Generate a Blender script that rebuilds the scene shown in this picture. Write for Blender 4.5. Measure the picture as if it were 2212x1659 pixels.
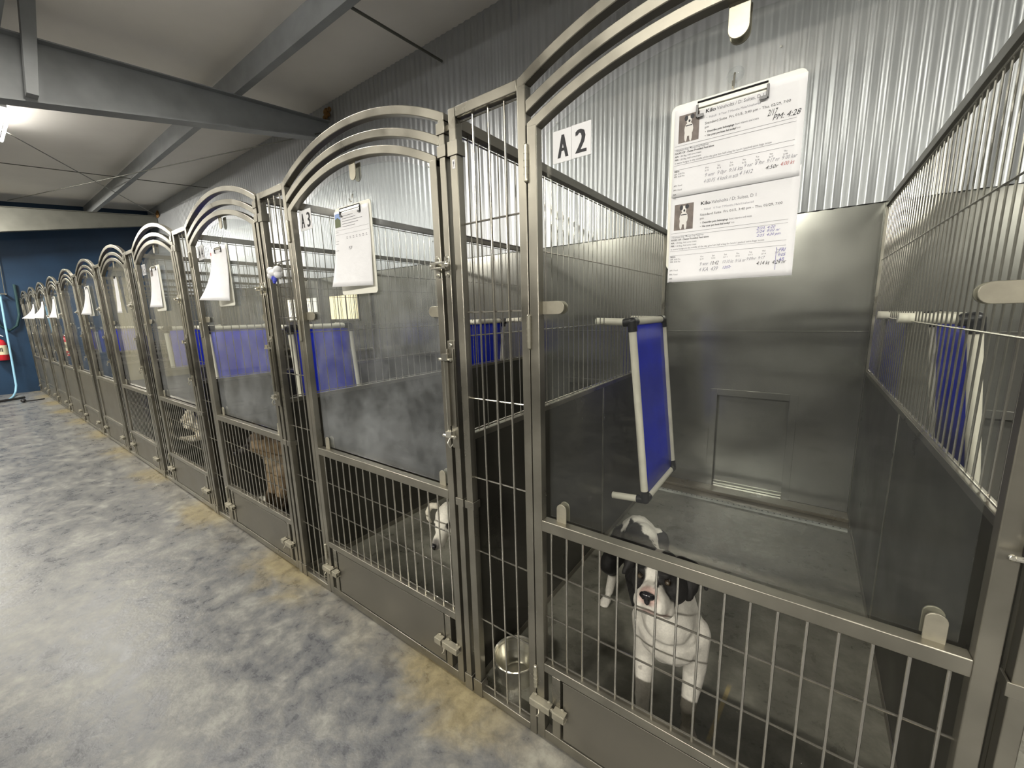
import bpy, bmesh, math, random
from mathutils import Vector, Matrix, noise as mnoise
random.seed(7)
for o in list(bpy.data.objects): bpy.data.objects.remove(o)
SC = bpy.context.scene
COL = SC.collection
# ------------------------------------------------------------------ camera
cam_d = bpy.data.cameras.new('camera'); cam = bpy.data.objects.new('camera', cam_d); COL.objects.link(cam)
RT = Vector((0.81036072, 0.58533774, -0.02636742)); UP = Vector((-0.08018779, 0.15536725, 0.98459684))
FW = Vector((-0.58041832, 0.79576426, -0.17284045)); CP = Vector((0.905074, -0.910889, 1.353832))
cam.matrix_world = Matrix(((RT.x, UP.x, -FW.x, CP.x), (RT.y, UP.y, -FW.y, CP.y), (RT.z, UP.z, -FW.z, CP.z), (0, 0, 0, 1)))
cam_d.sensor_width = 36; cam_d.lens = 867.607 / 2212 * 36; cam_d.clip_start = 0.02
SC.camera = cam
# ------------------------------------------------------------------ world, exposure, big lights
SC.view_settings.view_transform = 'Standard'; SC.view_settings.look = 'None'
SC.view_settings.gamma = 1; SC.view_settings.use_curve_mapping = False
SC.view_settings.exposure = 0.24
w = bpy.data.worlds.new('world'); SC.world = w; w.use_nodes = True
w.node_tree.nodes['Background'].inputs[0].default_value = (.75, .85, 1, 1)
w.node_tree.nodes['Background'].inputs[1].default_value = 0.6
def area(name, loc, rot, sx, sy, power, col):
    l = bpy.data.lights.new(name, 'AREA'); l.shape = 'RECTANGLE'; l.size = sx; l.size_y = sy; l.energy = power; l.color = col
    o = bpy.data.objects.new(name, l); COL.objects.link(o); o.location = loc; o.rotation_euler = rot
    return o
FIX = [(4.1, -5.6), (-.09, -5.6), (-4.28, -5.6), (-6.6, -.24), (-8.5, -5.6), (3.3, -.24), (-10.75, -1.5), (-2.3, -.24)]  # last three are unseen lamps added as fill for kennels, far end, upper wall
PW = [160, 165, 120, 65, 110, 125, 140, 40]
VAL = -1.5
def ceil_z(y): return 4.02 - .092 * (2.314 - y) if y > VAL else 4.02 - .092 * (2.314 - VAL) + .092 * (VAL - y)
for (fx, fy), pw in zip(FIX, PW):
    area('tube_light', (fx, fy, ceil_z(fy) - .26), (math.radians(52) if fy < -1 else 0, 0, 0), 1.15, .14, pw, (1.0, .955, .86))
P = 1.22
# ------------------------------------------------------------------ materials
def mk(name, col, rough=.5, metal=0., spec=.5, var=0., vscale=6., bump=0., bscale=40., rvar=0., coat=0., stretch=None):
    m = bpy.data.materials.new(name); m.use_nodes = True; nt = m.node_tree; b = nt.nodes['Principled BSDF']
    b.inputs['Base Color'].default_value = (*col, 1); b.inputs['Roughness'].default_value = rough; b.inputs['Metallic'].default_value = metal
    b.inputs['Specular IOR Level'].default_value = spec; b.inputs['Coat Weight'].default_value = coat
    if var or bump or rvar:
        tc = nt.nodes.new('ShaderNodeTexCoord'); mp = nt.nodes.new('ShaderNodeMapping')
        nt.links.new(tc.outputs['Object'], mp.inputs[0])
        if stretch: mp.inputs['Scale'].default_value = stretch
        n = nt.nodes.new('ShaderNodeTexNoise'); n.inputs['Scale'].default_value = vscale; n.inputs['Detail'].default_value = 6
        nt.links.new(mp.outputs[0], n.inputs['Vector'])
        if var:
            mr = nt.nodes.new('ShaderNodeMapRange'); mr.inputs[1].default_value = .3; mr.inputs[2].default_value = .7
            mr.inputs[3].default_value = 1 - var; mr.inputs[4].default_value = 1 + var
            nt.links.new(n.outputs[0], mr.inputs[0])
            mx = nt.nodes.new('ShaderNodeVectorMath'); mx.operation = 'SCALE'; mx.inputs[0].default_value = col
            nt.links.new(mr.outputs[0], mx.inputs['Scale']); nt.links.new(mx.outputs[0], b.inputs['Base Color'])
        if rvar:
            mr = nt.nodes.new('ShaderNodeMapRange'); mr.inputs[1].default_value = .3; mr.inputs[2].default_value = .7
            mr.inputs[3].default_value = max(.03, rough - rvar); mr.inputs[4].default_value = rough + rvar
            nt.links.new(n.outputs[0], mr.inputs[0]); nt.links.new(mr.outputs[0], b.inputs['Roughness'])
        if bump:
            n2 = nt.nodes.new('ShaderNodeTexNoise'); n2.inputs['Scale'].default_value = bscale; n2.inputs['Detail'].default_value = 4
            nt.links.new(mp.outputs[0], n2.inputs['Vector'])
            bp = nt.nodes.new('ShaderNodeBump'); bp.inputs['Strength'].default_value = bump; bp.inputs['Distance'].default_value = .004
            nt.links.new(n2.outputs[0], bp.inputs['Height']); nt.links.new(bp.outputs[0], b.inputs['Normal'])
    return m
M = {}
M['frame'] = mk('brushed_stainless', (.285, .270, .228), .34, .88, var=.18, vscale=7, rvar=.10)
M['sheet'] = mk('sheet_steel', (.20, .188, .158), .42, .75, var=.10, vscale=4, rvar=.08)
M['wire'] = mk('welded_wire', (.52, .50, .45), .20, .9)
M['clip'] = mk('polished_steel', (.72, .70, .62), .2, .9, var=.06, vscale=30)
M['panel'] = mk('partition_sheet', (.070, .067, .056), .33, .6, var=.08, vscale=3, rvar=.07)
M['backsheet'] = mk('back_sheet', (.33, .33, .30), .22, .8, var=.03, vscale=2, rvar=.04)
M['corr'] = mk('galvanised_corrugated', (.45, .465, .48), .33, .55, var=.03, vscale=3, rvar=.02)
M['ceil'] = mk('vinyl_insulation', (.84, .80, .74), .55, 0, var=.05, vscale=1.2, bump=.25, bscale=2.5)
M['beam'] = mk('grey_primer', (.25, .26, .265), .5, .1, var=.12, vscale=5)
M['beamlight'] = mk('pale_primer', (.19, .19, .165), .5, .1, var=.1, vscale=5)
M['cable'] = mk('dark_cable', (.12, .12, .10), .5, .5)
M['blue'] = mk('navy_paint', (.013, .042, .092), .45, 0, var=.25, vscale=1.5)
M['lightwall'] = mk('grey_wall_paint', (.14, .14, .13), .6, 0, var=.08, vscale=2)
M['creamwall'] = mk('cream_wall_paint', (.52, .48, .34), .6, 0, var=.08, vscale=2)
M['black'] = mk('black_plastic', (.012, .012, .014), .35)
M['pvc'] = mk('pvc_tube', (.74, .71, .60), .38, 0, var=.06, vscale=12)
M['bluefab'] = mk('blue_vinyl_fabric', (.005, .022, .55), .42, 0, var=.18, vscale=5)
M['paper'] = mk('white_paper', (.80, .80, .82), .7, 0, var=.03, vscale=14, bump=.6, bscale=18)
M['board'] = mk('white_clipboard', (.80, .79, .70), .35)
M['ink'] = mk('black_ink', (.02, .02, .025), .6)
M['greyink'] = mk('grey_print', (.16, .16, .18), .7)
M['faintink'] = mk('pencil_grey', (.30, .30, .34), .8)
M['blueink'] = mk('violet_pen', (.12, .11, .38), .7)
M['redink'] = mk('red_pen', (.45, .12, .12), .7)
M['photobrown'] = mk('photo_decking', (.17, .14, .125), .6, var=.3, vscale=60)
M['photowhite'] = mk('photo_white', (.75, .73, .70), .6)
M['photoblue'] = mk('photo_sky', (.25, .36, .65), .6)
M['photogreen'] = mk('photo_grass', (.12, .14, .07), .6)
M['photored'] = mk('photo_red', (.5, .08, .08), .6)
M['red'] = mk('extinguisher_red', (.55, .02, .03), .3)
M['labelw'] = mk('cream_label', (.8, .74, .5), .5)
M['hose'] = mk('pale_blue_hose', (.30, .58, .78), .4)
M['darkhose'] = mk('dark_green_hose', (.015, .05, .055), .4)
M['bagblue'] = mk('blue_bag', (.06, .08, .55), .4)
M['whiteplastic'] = mk('white_plastic', (.82, .82, .84), .4)
M['rust'] = mk('rusty_foam', (.24, .12, .03), .8, var=.5, vscale=30, bump=1, bscale=60)
M['nose'] = mk('wet_nose', (.012, .011, .014), .22, spec=.6)
M['eye'] = mk('dark_eye', (.012, .008, .005), .06, coat=1)
M['eyewhite'] = mk('amber_eye', (.05, .035, .02), .1, coat=1)
M['chalk'] = mk('worn_bright_steel', (.40, .375, .30), .36, .6, var=.15, vscale=25)
M['hinge'] = mk('hinge_steel', (.42, .40, .33), .34, .8, var=.15, vscale=25)
M['galv'] = mk('perforated_galvanised', (.66, .67, .62), .5, .2, var=.15, vscale=30)
M['hole'] = mk('dark_hole', (.006, .006, .006), .9)
def emit(name, col, s):
    m = bpy.data.materials.new(name); m.use_nodes = True; nt = m.node_tree; b = nt.nodes['Principled BSDF']
    b.inputs['Base Color'].default_value = (*col, 1); b.inputs['Emission Color'].default_value = (*col, 1); b.inputs['Emission Strength'].default_value = s
    return m
M['tube'] = emit('lit_tube', (1, .98, .92), 38)
M['paneglow'] = emit('glowing_cream_pane', (1, .86, .52), .85)
M['panepale'] = emit('glowing_pale_pane', (.95, .92, .80), .6)
def clear(name, tint, gl_rough, haze, fres=1.45, hs=3.):
    m = bpy.data.materials.new(name); m.use_nodes = True; nt = m.node_tree; nt.nodes.clear(); L = nt.links
    out = nt.nodes.new('ShaderNodeOutputMaterial'); tr = nt.nodes.new('ShaderNodeBsdfTransparent'); tr.inputs[0].default_value = (*tint, 1)
    gl = nt.nodes.new('ShaderNodeBsdfGlossy'); gl.inputs['Roughness'].default_value = gl_rough
    geo = nt.nodes.new('ShaderNodeNewGeometry'); dt = nt.nodes.new('ShaderNodeVectorMath'); dt.operation = 'DOT_PRODUCT'
    L.new(geo.outputs['Incoming'], dt.inputs[0]); L.new(geo.outputs['Normal'], dt.inputs[1])
    def mm(op, a, b_=None):
        q = nt.nodes.new('ShaderNodeMath'); q.operation = op
        for i, v in enumerate((a, b_)):
            if v is None: continue
            if isinstance(v, (int, float)): q.inputs[i].default_value = v
            else: L.new(v, q.inputs[i])
        return q.outputs[0]
    f0 = ((fres - 1) / (fres + 1)) ** 2
    sch = mm('ADD', mm('MULTIPLY', mm('POWER', mm('SUBTRACT', 1., mm('ABSOLUTE', dt.outputs['Value'])), 5.), 1 - f0), f0)
    df = nt.nodes.new('ShaderNodeBsdfDiffuse'); df.inputs[0].default_value = (.8, .82, .85, 1)
    m1 = nt.nodes.new('ShaderNodeMixShader'); m2 = nt.nodes.new('ShaderNodeMixShader')
    tc = nt.nodes.new('ShaderNodeTexCoord'); n = nt.nodes.new('ShaderNodeTexNoise'); n.inputs['Scale'].default_value = hs; n.inputs['Detail'].default_value = 8
    n.inputs['Roughness'].default_value = .7
    L.new(tc.outputs['Object'], n.inputs[0])
    mr = nt.nodes.new('ShaderNodeMapRange'); mr.inputs[1].default_value = .42; mr.inputs[2].default_value = .75; mr.inputs[3].default_value = haze * .35; mr.inputs[4].default_value = haze * 1.8
    L.new(n.outputs[0], mr.inputs[0])
    L.new(mr.outputs[0], m1.inputs[0]); L.new(tr.outputs[0], m1.inputs[1]); L.new(df.outputs[0], m1.inputs[2])
    L.new(sch, m2.inputs[0]); L.new(m1.outputs[0], m2.inputs[1]); L.new(gl.outputs[0], m2.inputs[2]); L.new(m2.outputs[0], out.inputs[0])
    return m
M['glass'] = clear('acrylic_pane', (.95, .96, .95), .03, .008)
M['veilglass'] = clear('hazy_veiled_acrylic_pane', (.92, .94, .94), .04, .085)  # slight haze, raised so the diffuse mix also paints the reflected veil
M['clearplastic'] = clear('clear_hook', (.9, .92, .92), .08, .16, 1.6, 40)
M['water'] = clear('water', (.95, .95, .92), .02, .01, 1.33)
# concrete floor
def floor_mat():
    m = bpy.data.materials.new('polished_concrete'); m.use_nodes = True; nt = m.node_tree; L = nt.links; b = nt.nodes['Principled BSDF']
    tc = nt.nodes.new('ShaderNodeTexCoord'); sep = nt.nodes.new('ShaderNodeSeparateXYZ'); L.new(tc.outputs['Object'], sep.inputs[0])
    def noise(scale, det, rgh=.55, dist=0., vec=None):
        n = nt.nodes.new('ShaderNodeTexNoise'); n.inputs['Scale'].default_value = scale; n.inputs['Detail'].default_value = det
        n.inputs['Roughness'].default_value = rgh; n.inputs['Distortion'].default_value = dist
        L.new(vec or tc.outputs['Object'], n.inputs['Vector']); return n
    def ramp(src, stops):
        r = nt.nodes.new('ShaderNodeValToRGB'); e = r.color_ramp.elements
        while len(e) < len(stops): e.new(.5)
        for i, (p, c) in enumerate(stops): e[i].position = p; e[i].color = (*c, 1)
        L.new(src, r.inputs[0]); return r
    def rng(src, a, bb, c=0., d=1.):
        r = nt.nodes.new('ShaderNodeMapRange'); r.interpolation_type = 'SMOOTHSTEP'
        for i, v in enumerate((a, bb, c, d)): r.inputs[i + 1].default_value = v
        L.new(src, r.inputs[0]); return r.outputs[0]
    def math_(op, a, bb):
        r = nt.nodes.new('ShaderNodeMath'); r.operation = op
        for i, v in enumerate((a, bb)):
            if isinstance(v, (int, float)): r.inputs[i].default_value = v
            else: L.new(v, r.inputs[i])
        return r.outputs[0]
    def mix(f, a, bb):
        r = nt.nodes.new('ShaderNodeMix'); r.data_type = 'RGBA'
        L.new(f, r.inputs[0])
        for i, v in ((6, a), (7, bb)):
            if isinstance(v, tuple): r.inputs[i].default_value = (*v, 1)
            else: L.new(v, r.inputs[i])
        return r.outputs[2]
    n1 = noise(4.2, 12, .72, .25); n2 = noise(17, 9, .7, .3); n3 = noise(60, 4)
    v = math_('ADD', math_('MULTIPLY', n1.outputs[0], .58), math_('MULTIPLY', n2.outputs[0], .42))
    base = ramp(v, [(.38, (.080, .084, .094)), (.46, (.124, .128, .136)), (.53, (.178, .178, .172)), (.63, (.285, .285, .26))]).outputs[0]
    # rusty run-off along the foot of the kennel fronts
    nb = noise(4.5, 6, .6, .6)
    edge = rng(math_('ADD', sep.outputs[1], math_('MULTIPLY', nb.outputs[0], .42)), -.03, .18)
    xph = nt.nodes.new('ShaderNodeMath'); xph.operation = 'SINE'
    L.new(math_('MULTIPLY', math_('ADD', sep.outputs[0], .32 + .05), 2 * math.pi / P), xph.inputs[0])
    xm = rng(math_('ADD', xph.outputs[0], math_('MULTIPLY', nb.outputs[0], .8)), .0, 1.3, .22, 1.)
    st = math_('MULTIPLY', edge, xm)
    stain = ramp(n2.outputs[0], [(.3, (.14, .11, .055)), (.6, (.29, .24, .125))]).outputs[0]
    c = mix(math_('MULTIPLY', st, .85), base, stain)
    # inside the kennels the coating is browner and darker
    ins = rng(sep.outputs[1], .0, .03)
    kn = ramp(v, [(.36, (.13, .127, .102)), (.5, (.19, .186, .152)), (.66, (.28, .273, .225))]).outputs[0]
    c = mix(ins, c, kn)
    back = rng(math_('ADD', sep.outputs[1], math_('MULTIPLY', nb.outputs[0], .1)), 2.12, 2.2)
    c = mix(math_('MULTIPLY', back, .8), c, (.16, .125, .07))
    # dried yellow streak in the nearest kennel
    sx = math_('ADD', sep.outputs[0], math_('MULTIPLY', sep.outputs[1], -.10))
    a = math_('MULTIPLY', rng(sx, .722, .727), rng(sx, .735, .741, 1, 0))
    a = math_('MULTIPLY', a, math_('MULTIPLY', rng(sep.outputs[1], .28, .31), rng(sep.outputs[1], .52, .56, 1, 0)))
    c = mix(math_('MULTIPLY', a, rng(n2.outputs[0], .3, .5, .3, 1)), c, (.42, .34, .17))
    L.new(c, b.inputs['Base Color'])
    L.new(rng(v, .35, .65, .24, .42), b.inputs['Roughness'])
    b.inputs['Specular IOR Level'].default_value = .55
    bp = nt.nodes.new('ShaderNodeBump'); bp.inputs['Strength'].default_value = .35; bp.inputs['Distance'].default_value = .004
    L.new(math_('ADD', n2.outputs[0], math_('MULTIPLY', n3.outputs[0], .4)), bp.inputs['Height']); L.new(bp.outputs[0], b.inputs['Normal'])
    return m
M['floor'] = floor_mat()
def fur_mat(name, rough=.62):
    m = bpy.data.materials.new(name); m.use_nodes = True; nt = m.node_tree; b = nt.nodes['Principled BSDF']
    a = nt.nodes.new('ShaderNodeAttribute'); a.attribute_name = 'fur'
    tc = nt.nodes.new('ShaderNodeTexCoord'); n = nt.nodes.new('ShaderNodeTexNoise'); n.inputs['Scale'].default_value = 160; n.inputs['Detail'].default_value = 3
    nt.links.new(tc.outputs['Object'], n.inputs[0])
    mr = nt.nodes.new('ShaderNodeMapRange'); mr.inputs[3].default_value = .8; mr.inputs[4].default_value = 1.2; nt.links.new(n.outputs[0], mr.inputs[0])
    mx = nt.nodes.new('ShaderNodeVectorMath'); mx.operation = 'SCALE'; nt.links.new(a.outputs['Color'], mx.inputs[0]); nt.links.new(mr.outputs[0], mx.inputs['Scale'])
    nt.links.new(mx.outputs[0], b.inputs['Base Color']); b.inputs['Roughness'].default_value = rough
    b.inputs['Sheen Weight'].default_value = .03; b.inputs['Specular IOR Level'].default_value = .3
    bp = nt.nodes.new('ShaderNodeBump'); bp.inputs['Strength'].default_value = .35; bp.inputs['Distance'].default_value = .002
    nt.links.new(n.outputs[0], bp.inputs['Height']); nt.links.new(bp.outputs[0], b.inputs['Normal'])
    return m
M['fur'] = fur_mat('dog_fur')
# ------------------------------------------------------------------ mesh helpers
class MB:
    def __init__(s): s.v = []; s.f = []
    def add(s, vs, fs):
        o = len(s.v); s.v += [tuple(v) for v in vs]; s.f += [tuple(i + o for i in f) for f in fs]; return s
    def box(s, x0, x1, y0, y1, z0, z1):
        v = [(x, y, z) for z in (z0, z1) for y in (y0, y1) for x in (x0, x1)]
        return s.add(v, [(0, 2, 3, 1), (4, 5, 7, 6), (0, 1, 5, 4), (2, 6, 7, 3), (0, 4, 6, 2), (1, 3, 7, 5)])
    def tube(s, pts, r, n=10, cap=True):
        pts = [Vector(p) for p in pts]; rs = r if isinstance(r, (list, tuple)) else [r] * len(pts)
        rings = []; prev = None
        for i, p in enumerate(pts):
            a = pts[max(0, i - 1)]; b = pts[min(len(pts) - 1, i + 1)]; d = (b - a).normalized()
            if prev is None:
                q = Vector((0, 0, 1)) if abs(d.z) < .9 else Vector((1, 0, 0)); u = d.cross(q).normalized()
            else: u = (prev - d * prev.dot(d)).normalized()
            prev = u; w_ = d.cross(u)
            rings.append([p + (u * math.cos(2 * math.pi * k / n) + w_ * math.sin(2 * math.pi * k / n)) * rs[i] for k in range(n)])
        v = [q for rg in rings for q in rg]; f = []
        for i in range(len(pts) - 1):
            for k in range(n):
                k2 = (k + 1) % n; f.append((i * n + k, i * n + k2, (i + 1) * n + k2, (i + 1) * n + k))
        if cap: f.append(tuple(range(n))[::-1]); f.append(tuple((len(pts) - 1) * n + k for k in range(n)))
        return s.add(v, f)
    def prism(s, poly, axis, a, b):   # poly of 2d points in the two other axes, extruded a..b along axis
        def mkp(p, t):
            q = list(p); q.insert(axis, t); return q
        n = len(poly); v = [mkp(p, a) for p in poly] + [mkp(p, b) for p in poly]
        f = [tuple(range(n))[::-1], tuple(range(n, 2 * n))] + [(i, (i + 1) % n, n + (i + 1) % n, n + i) for i in range(n)]
        return s.add(v, f)
    def lathe(s, prof, c, n=40):
        v = []; m = len(prof); f = []
        for k in range(n):
            a = 2 * math.pi * k / n
            v += [(c[0] + r * math.cos(a), c[1] + r * math.sin(a), c[2] + z) for r, z in prof]
        for k in range(n):
            k2 = (k + 1) % n
            for i in range(m - 1): f.append((k * m + i, k2 * m + i, k2 * m + i + 1, k * m + i + 1))
        return s.add(v, f)
    def ball(s, c, r, n=12):
        c = Vector(c); r = r if isinstance(r, (tuple, list)) else (r, r, r)
        v = [c + Vector((0, 0, r[2]))]; f = []; m = n // 2
        for i in range(1, m):
            t = math.pi * i / m
            v += [c + Vector((r[0] * math.sin(t) * math.cos(2 * math.pi * k / n), r[1] * math.sin(t) * math.sin(2 * math.pi * k / n), r[2] * math.cos(t))) for k in range(n)]
        v.append(c - Vector((0, 0, r[2])))
        for k in range(n): f.append((0, 1 + k, 1 + (k + 1) % n))
        for i in range(m - 2):
            for k in range(n): f.append((1 + i * n + k, 1 + (i + 1) * n + k, 1 + (i + 1) * n + (k + 1) % n, 1 + i * n + (k + 1) % n))
        e = len(v) - 1; o = 1 + (m - 2) * n
        for k in range(n): f.append((e, o + (k + 1) % n, o + k))
        return s.add(v, f)
    def build(s, name, mat, parent=None, bevel=0, smooth=True, fix=True):
        me = bpy.data.meshes.new(name); me.from_pydata(s.v, [], s.f)
        if fix:
            bm = bmesh.new(); bm.from_mesh(me); bmesh.ops.recalc_face_normals(bm, faces=bm.faces); bm.to_mesh(me); bm.free()
        if smooth:
            me.polygons.foreach_set('use_smooth', [True] * len(me.polygons)); me.set_sharp_from_angle(angle=.6)
        me.materials.append(M[mat]); o = bpy.data.objects.new(name, me); COL.objects.link(o)
        if parent: o.parent = parent
        if bevel:
            b = o.modifiers.new('bevel', 'BEVEL'); b.width = bevel; b.segments = 2; b.limit_method = 'ANGLE'; b.angle_limit = .8
        return o
def empty(name, loc=(0, 0, 0)):
    o = bpy.data.objects.new(name, None); COL.objects.link(o); o.location = loc; o.empty_display_size = .1; return o
def tag(o, label, cat, group=None, kind=None):
    if label: o['label'] = label
    if cat: o['category'] = cat
    if group: o['group'] = group
    if kind: o['kind'] = kind
    return o
KIDS = {}
def copy_tree(o, parent=None):
    c = o.copy(); COL.objects.link(c); c.parent = parent
    for ch in list(o.children): copy_tree(ch, c)
    return c
def struct(o): o['kind'] = 'structure'; return o
XE0, XE1, YF = -12.2, 6.4, -9.5
# ------------------------------------------------------------------ the setting
struct(MB().box(XE0 - .2, XE1 + .2, YF - .2, 2.6, -.1, 0).build('floor', 'floor', smooth=False))
cb = MB(); z0 = ceil_z(2.6); z1 = ceil_z(YF - .2)
cb.prism([(2.6, z0), (2.6, z0 + .12), (VAL, ceil_z(VAL) + .12), (YF - .2, z1 + .12), (YF - .2, z1), (VAL, ceil_z(VAL))], 0, XE0 - .2, XE1 + .2)
struct(cb.build('ceiling', 'ceil', smooth=False))
D = 2.314
# lower back wall with a sliding dog door recess in every kennel
wb = MB(); doors = []
for k in range(-3, 11):
    x0 = max(-P * k, XE0); x1 = -P * k + P; a, b_ = -P * k + .42, -P * k + .86
    wb.box(x0, a, D, D + .1, 0, 1.93); wb.box(b_, x1, D, D + .1, 0, 1.93); wb.box(a, b_, D, D + .1, .725, 1.93); wb.box(a, b_, D, D + .1, 0, .02)
struct(wb.build('wall_back', 'backsheet', smooth=False))
tr = MB()
for k in range(-3, 11):
    a, b_ = -P * k + .42, -P * k + .86
    d = MB().box(a, b_, D + .045, D + .055, .02, .725).box(a, b_, D + .037, D + .045, .022, .05).build('door_%d' % (k + 4), 'backsheet', bevel=.001); struct(d)
    tr.box(a - .045, a, D - .005, D, .0, .77); tr.box(b_, b_ + .045, D - .005, D, 0, .77); tr.box(a, b_, D - .005, D, .725, .77)
    tr.box(max(-P * k, XE0), -P * k + P, D - .003, D, 1.185, 1.193)
struct(tr.build('trim_1', 'backsheet', bevel=.001))
for i, (xa, xb_, mt) in enumerate(((-4.64, -3.95, 'paneglow'), (-5.90, -4.95, 'panepale'))):  # emissive panes stand in for pale patches on the back wall
    q = MB().box(xa, xb_, D - .006, D - .002, 1.34, 1.66).build('window_%d' % (i + 1), mt, bevel=.001); struct(q)
    f = MB().box(xa - .025, xa, D - .012, D, 1.31, 1.69).box(xb_, xb_ + .025, D - .012, D, 1.31, 1.69).box(xa, xb_, D - .012, D, 1.66, 1.69).box(xa, xb_, D - .012, D, 1.31, 1.34).build('window_frame', 'sheet', q, .001)
cv = []; cf = []; pitch = .0765; ns = 10; nx = int((XE1 - XE0) / pitch * ns)
zt = ceil_z(D) + .02
for i in range(nx + 1):
    x = XE0 + (XE1 - XE0) * i / nx; y = D - .014 + .0055 * math.sin(2 * math.pi * x / pitch)
    cv += [(x, y, 1.925), (x, y, zt)]
for i in range(nx): cf.append((2 * i, 2 * i + 2, 2 * i + 3, 2 * i + 1))
cw = MB().add(cv, cf)
o = cw.build('wall_back_corrugated', 'corr', fix=False); struct(o)
o.data.polygons.foreach_set('use_smooth', [True] * len(o.data.polygons))
struct(MB().box(XE0, XE1, D + .0, D + .1, 1.93, zt + .1).build('wall_back', 'lightwall', smooth=False))
sc = MB()
for x in [-.9 + 1.53 * i for i in range(-7, 4)]:
    for z in (2.15, 2.45, 2.9, 3.4): sc.ball((x + .02 * math.sin(z * 9 + x), D - .026, z), (.008, .005, .008), 8)
struct(sc.build('trim_2', 'galv'))
wl = MB().box(XE0 - .15, XE0, -1.25, 2.6, 0, 4.6)
struct(MB().box(XE0 - .15, XE0, YF, -1.25, 0, 4.6).build('wall_far', 'creamwall', smooth=False))
struct(wl.build('wall_far', 'blue', smooth=False))
struct(MB().box(XE1, XE1 + .15, YF, 2.6, 0, 4.6).build('wall_near', 'lightwall', smooth=False))
wf = MB().box(XE0, XE1, YF - .12, YF, 0, 4.6)
struct(wf.build('wall_front', 'lightwall', smooth=False))
# curb and perforated drain trim at the back of the kennels
struct(MB().box(XE0, XE1, D - .115, D, 0, .022).build('trim_3', 'floor', bevel=.004))
for k in range(-2, 11):
    pt = MB().box(-P * k + .035, -P * k + P - .01, 2.055, 2.082, 0, .014)
    q = pt.build('drain_strip', 'galv', bevel=.001)
    tag(q, None, None)
    hl = MB()
    for i in range(34):
        x = -P * k + .06 + i * .0338; hl.lathe([(0.0001, .0146), (.0052, .0146)], (x, 2.068, 0), 10)
    h = hl.build('drain_hole', 'hole', q, fix=False); h['kind'] = 'stuff'
    who = {0: 'kennel of the black and white dog', 1: 'kennel of the white dog', 2: 'kennel A 4', -1: 'kennel right of A 2', -2: 'second kennel right of A 2'}.get(k, 'kennel %s along the row' % ['', '', '', 'fourth', 'fifth', 'sixth', 'seventh', 'eighth', 'ninth', 'tenth', 'eleventh'][k])
    tag(q, 'perforated drain strip on the floor, back of the ' + who, 'drain strip', 'drain strips')
# roof steel: tapered rafters, purlins, braces, bracing rods
def rafter(x, mat, name, label):
    r = empty(name, (x, 0, 0)); tag(r, label, 'beam', None)
    yA, yB = D - .03, YF + .05
    def zt_(y): return ceil_z(y) - .235
    def zb_(y): return 3.60 - .197 * (D - max(y, min(2 * VAL - y, D)))
    ys = [yA, VAL, 2 * VAL - yA, yB]
    MB().prism([(y, zt_(y)) for y in ys] + [(y, zb_(y)) for y in ys[::-1]], 0, -.005, .005).build('web', mat, r, smooth=False)
    MB().prism([(y, zt_(y) + .01) for y in ys] + [(y, zt_(y)) for y in ys[::-1]], 0, -.075, .075).build('flange', mat, r, smooth=False)
    MB().prism([(y, zb_(y)) for y in ys] + [(y, zb_(y) - .012) for y in ys[::-1]], 0, -.075, .075).build('flange', mat, r, smooth=False)
    return r
rf1 = rafter(-4.2, 'beam', 'roof_rafter', 'large grey tapered steel rafter crossing above the third and fourth kennels')
rafter(-11.5, 'beamlight', 'roof_rafter', 'pale far rafter above the dark blue end wall')
rafter(3.1, 'beam', 'roof_rafter', 'grey tapered steel rafter behind and right of the nearest kennel')
for nm, y, lb in (('roof_purlin', 1.2, 'grey purlin running the length of the room above the kennel fronts'), ('roof_purlin', -.42, 'grey purlin above the corridor, at the upper left corner'), ('roof_purlin', -3.6, 'grey purlin farther out over the corridor')):
    z = ceil_z(y); b = ceil_z(y) - .225
    q = MB().prism([(y, b), (y + .07, b + .004), (y + .07, b + .02), (y + .064, b + .02), (y + .064, b + .01), (y + .006, b + .006), (y + .006, z - .008), (y, z - .004)], 0, XE0 + .01, XE1 - .01).build(nm, 'beam', smooth=False)
    tag(q, lb, 'beam')
st = MB().prism([(-.30, 3.10), (-.235, 3.10), (-.15, 3.79), (-.235, 3.79)], 0, -4.12, -4.02).build('rafter_stiffener', 'beam', bevel=.002)
st.parent = rf1; st.matrix_parent_inverse = Matrix.Translation((4.2, 0, 0))
def rod(pts, label, r=.006, name='bracing_rod'):
    return tag(MB().tube(pts, r, 8).build(name, 'cable'), label, 'bracing rod')
rod([(-4.1, 2.12, 3.60), (-11.4, .08, 3.69)], 'thin roof bracing rod running from the back wall end of the big rafter')
rod([(-11.4, 2.25, 3.80), (-4.3, -1.3, 3.35)], 'thin roof bracing rod running from the rust spot at the far corner')
rod([(-8.3, 2.29, 3.80), (-8.3, -2.2, 3.42)], 'thin strut across the roof between the two rafters')
rod([(-2.17, 1.27, 3.74), (-2.17, 2.29, 3.79)], 'short strut from the near purlin to the corrugated wall', .012)
for (x, y, z, s, lb) in ((-4.16, D - .045, 3.86, .05, 'brown foam lump where the big rafter meets the wall'), (-11.42, D - .03, 3.80, .06, 'rust-brown spot high on the wall at the far corner')):
    fb = MB()
    for i in range(7): fb.ball((x + random.uniform(-.06, .06), y + random.uniform(-.01, .01), z + random.uniform(-.07, .07)), (s * random.uniform(.5, 1), .022, s * random.uniform(.5, 1)), 10)
    tag(fb.build('foam_patch', 'rust'), lb, 'foam patch')
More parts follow.
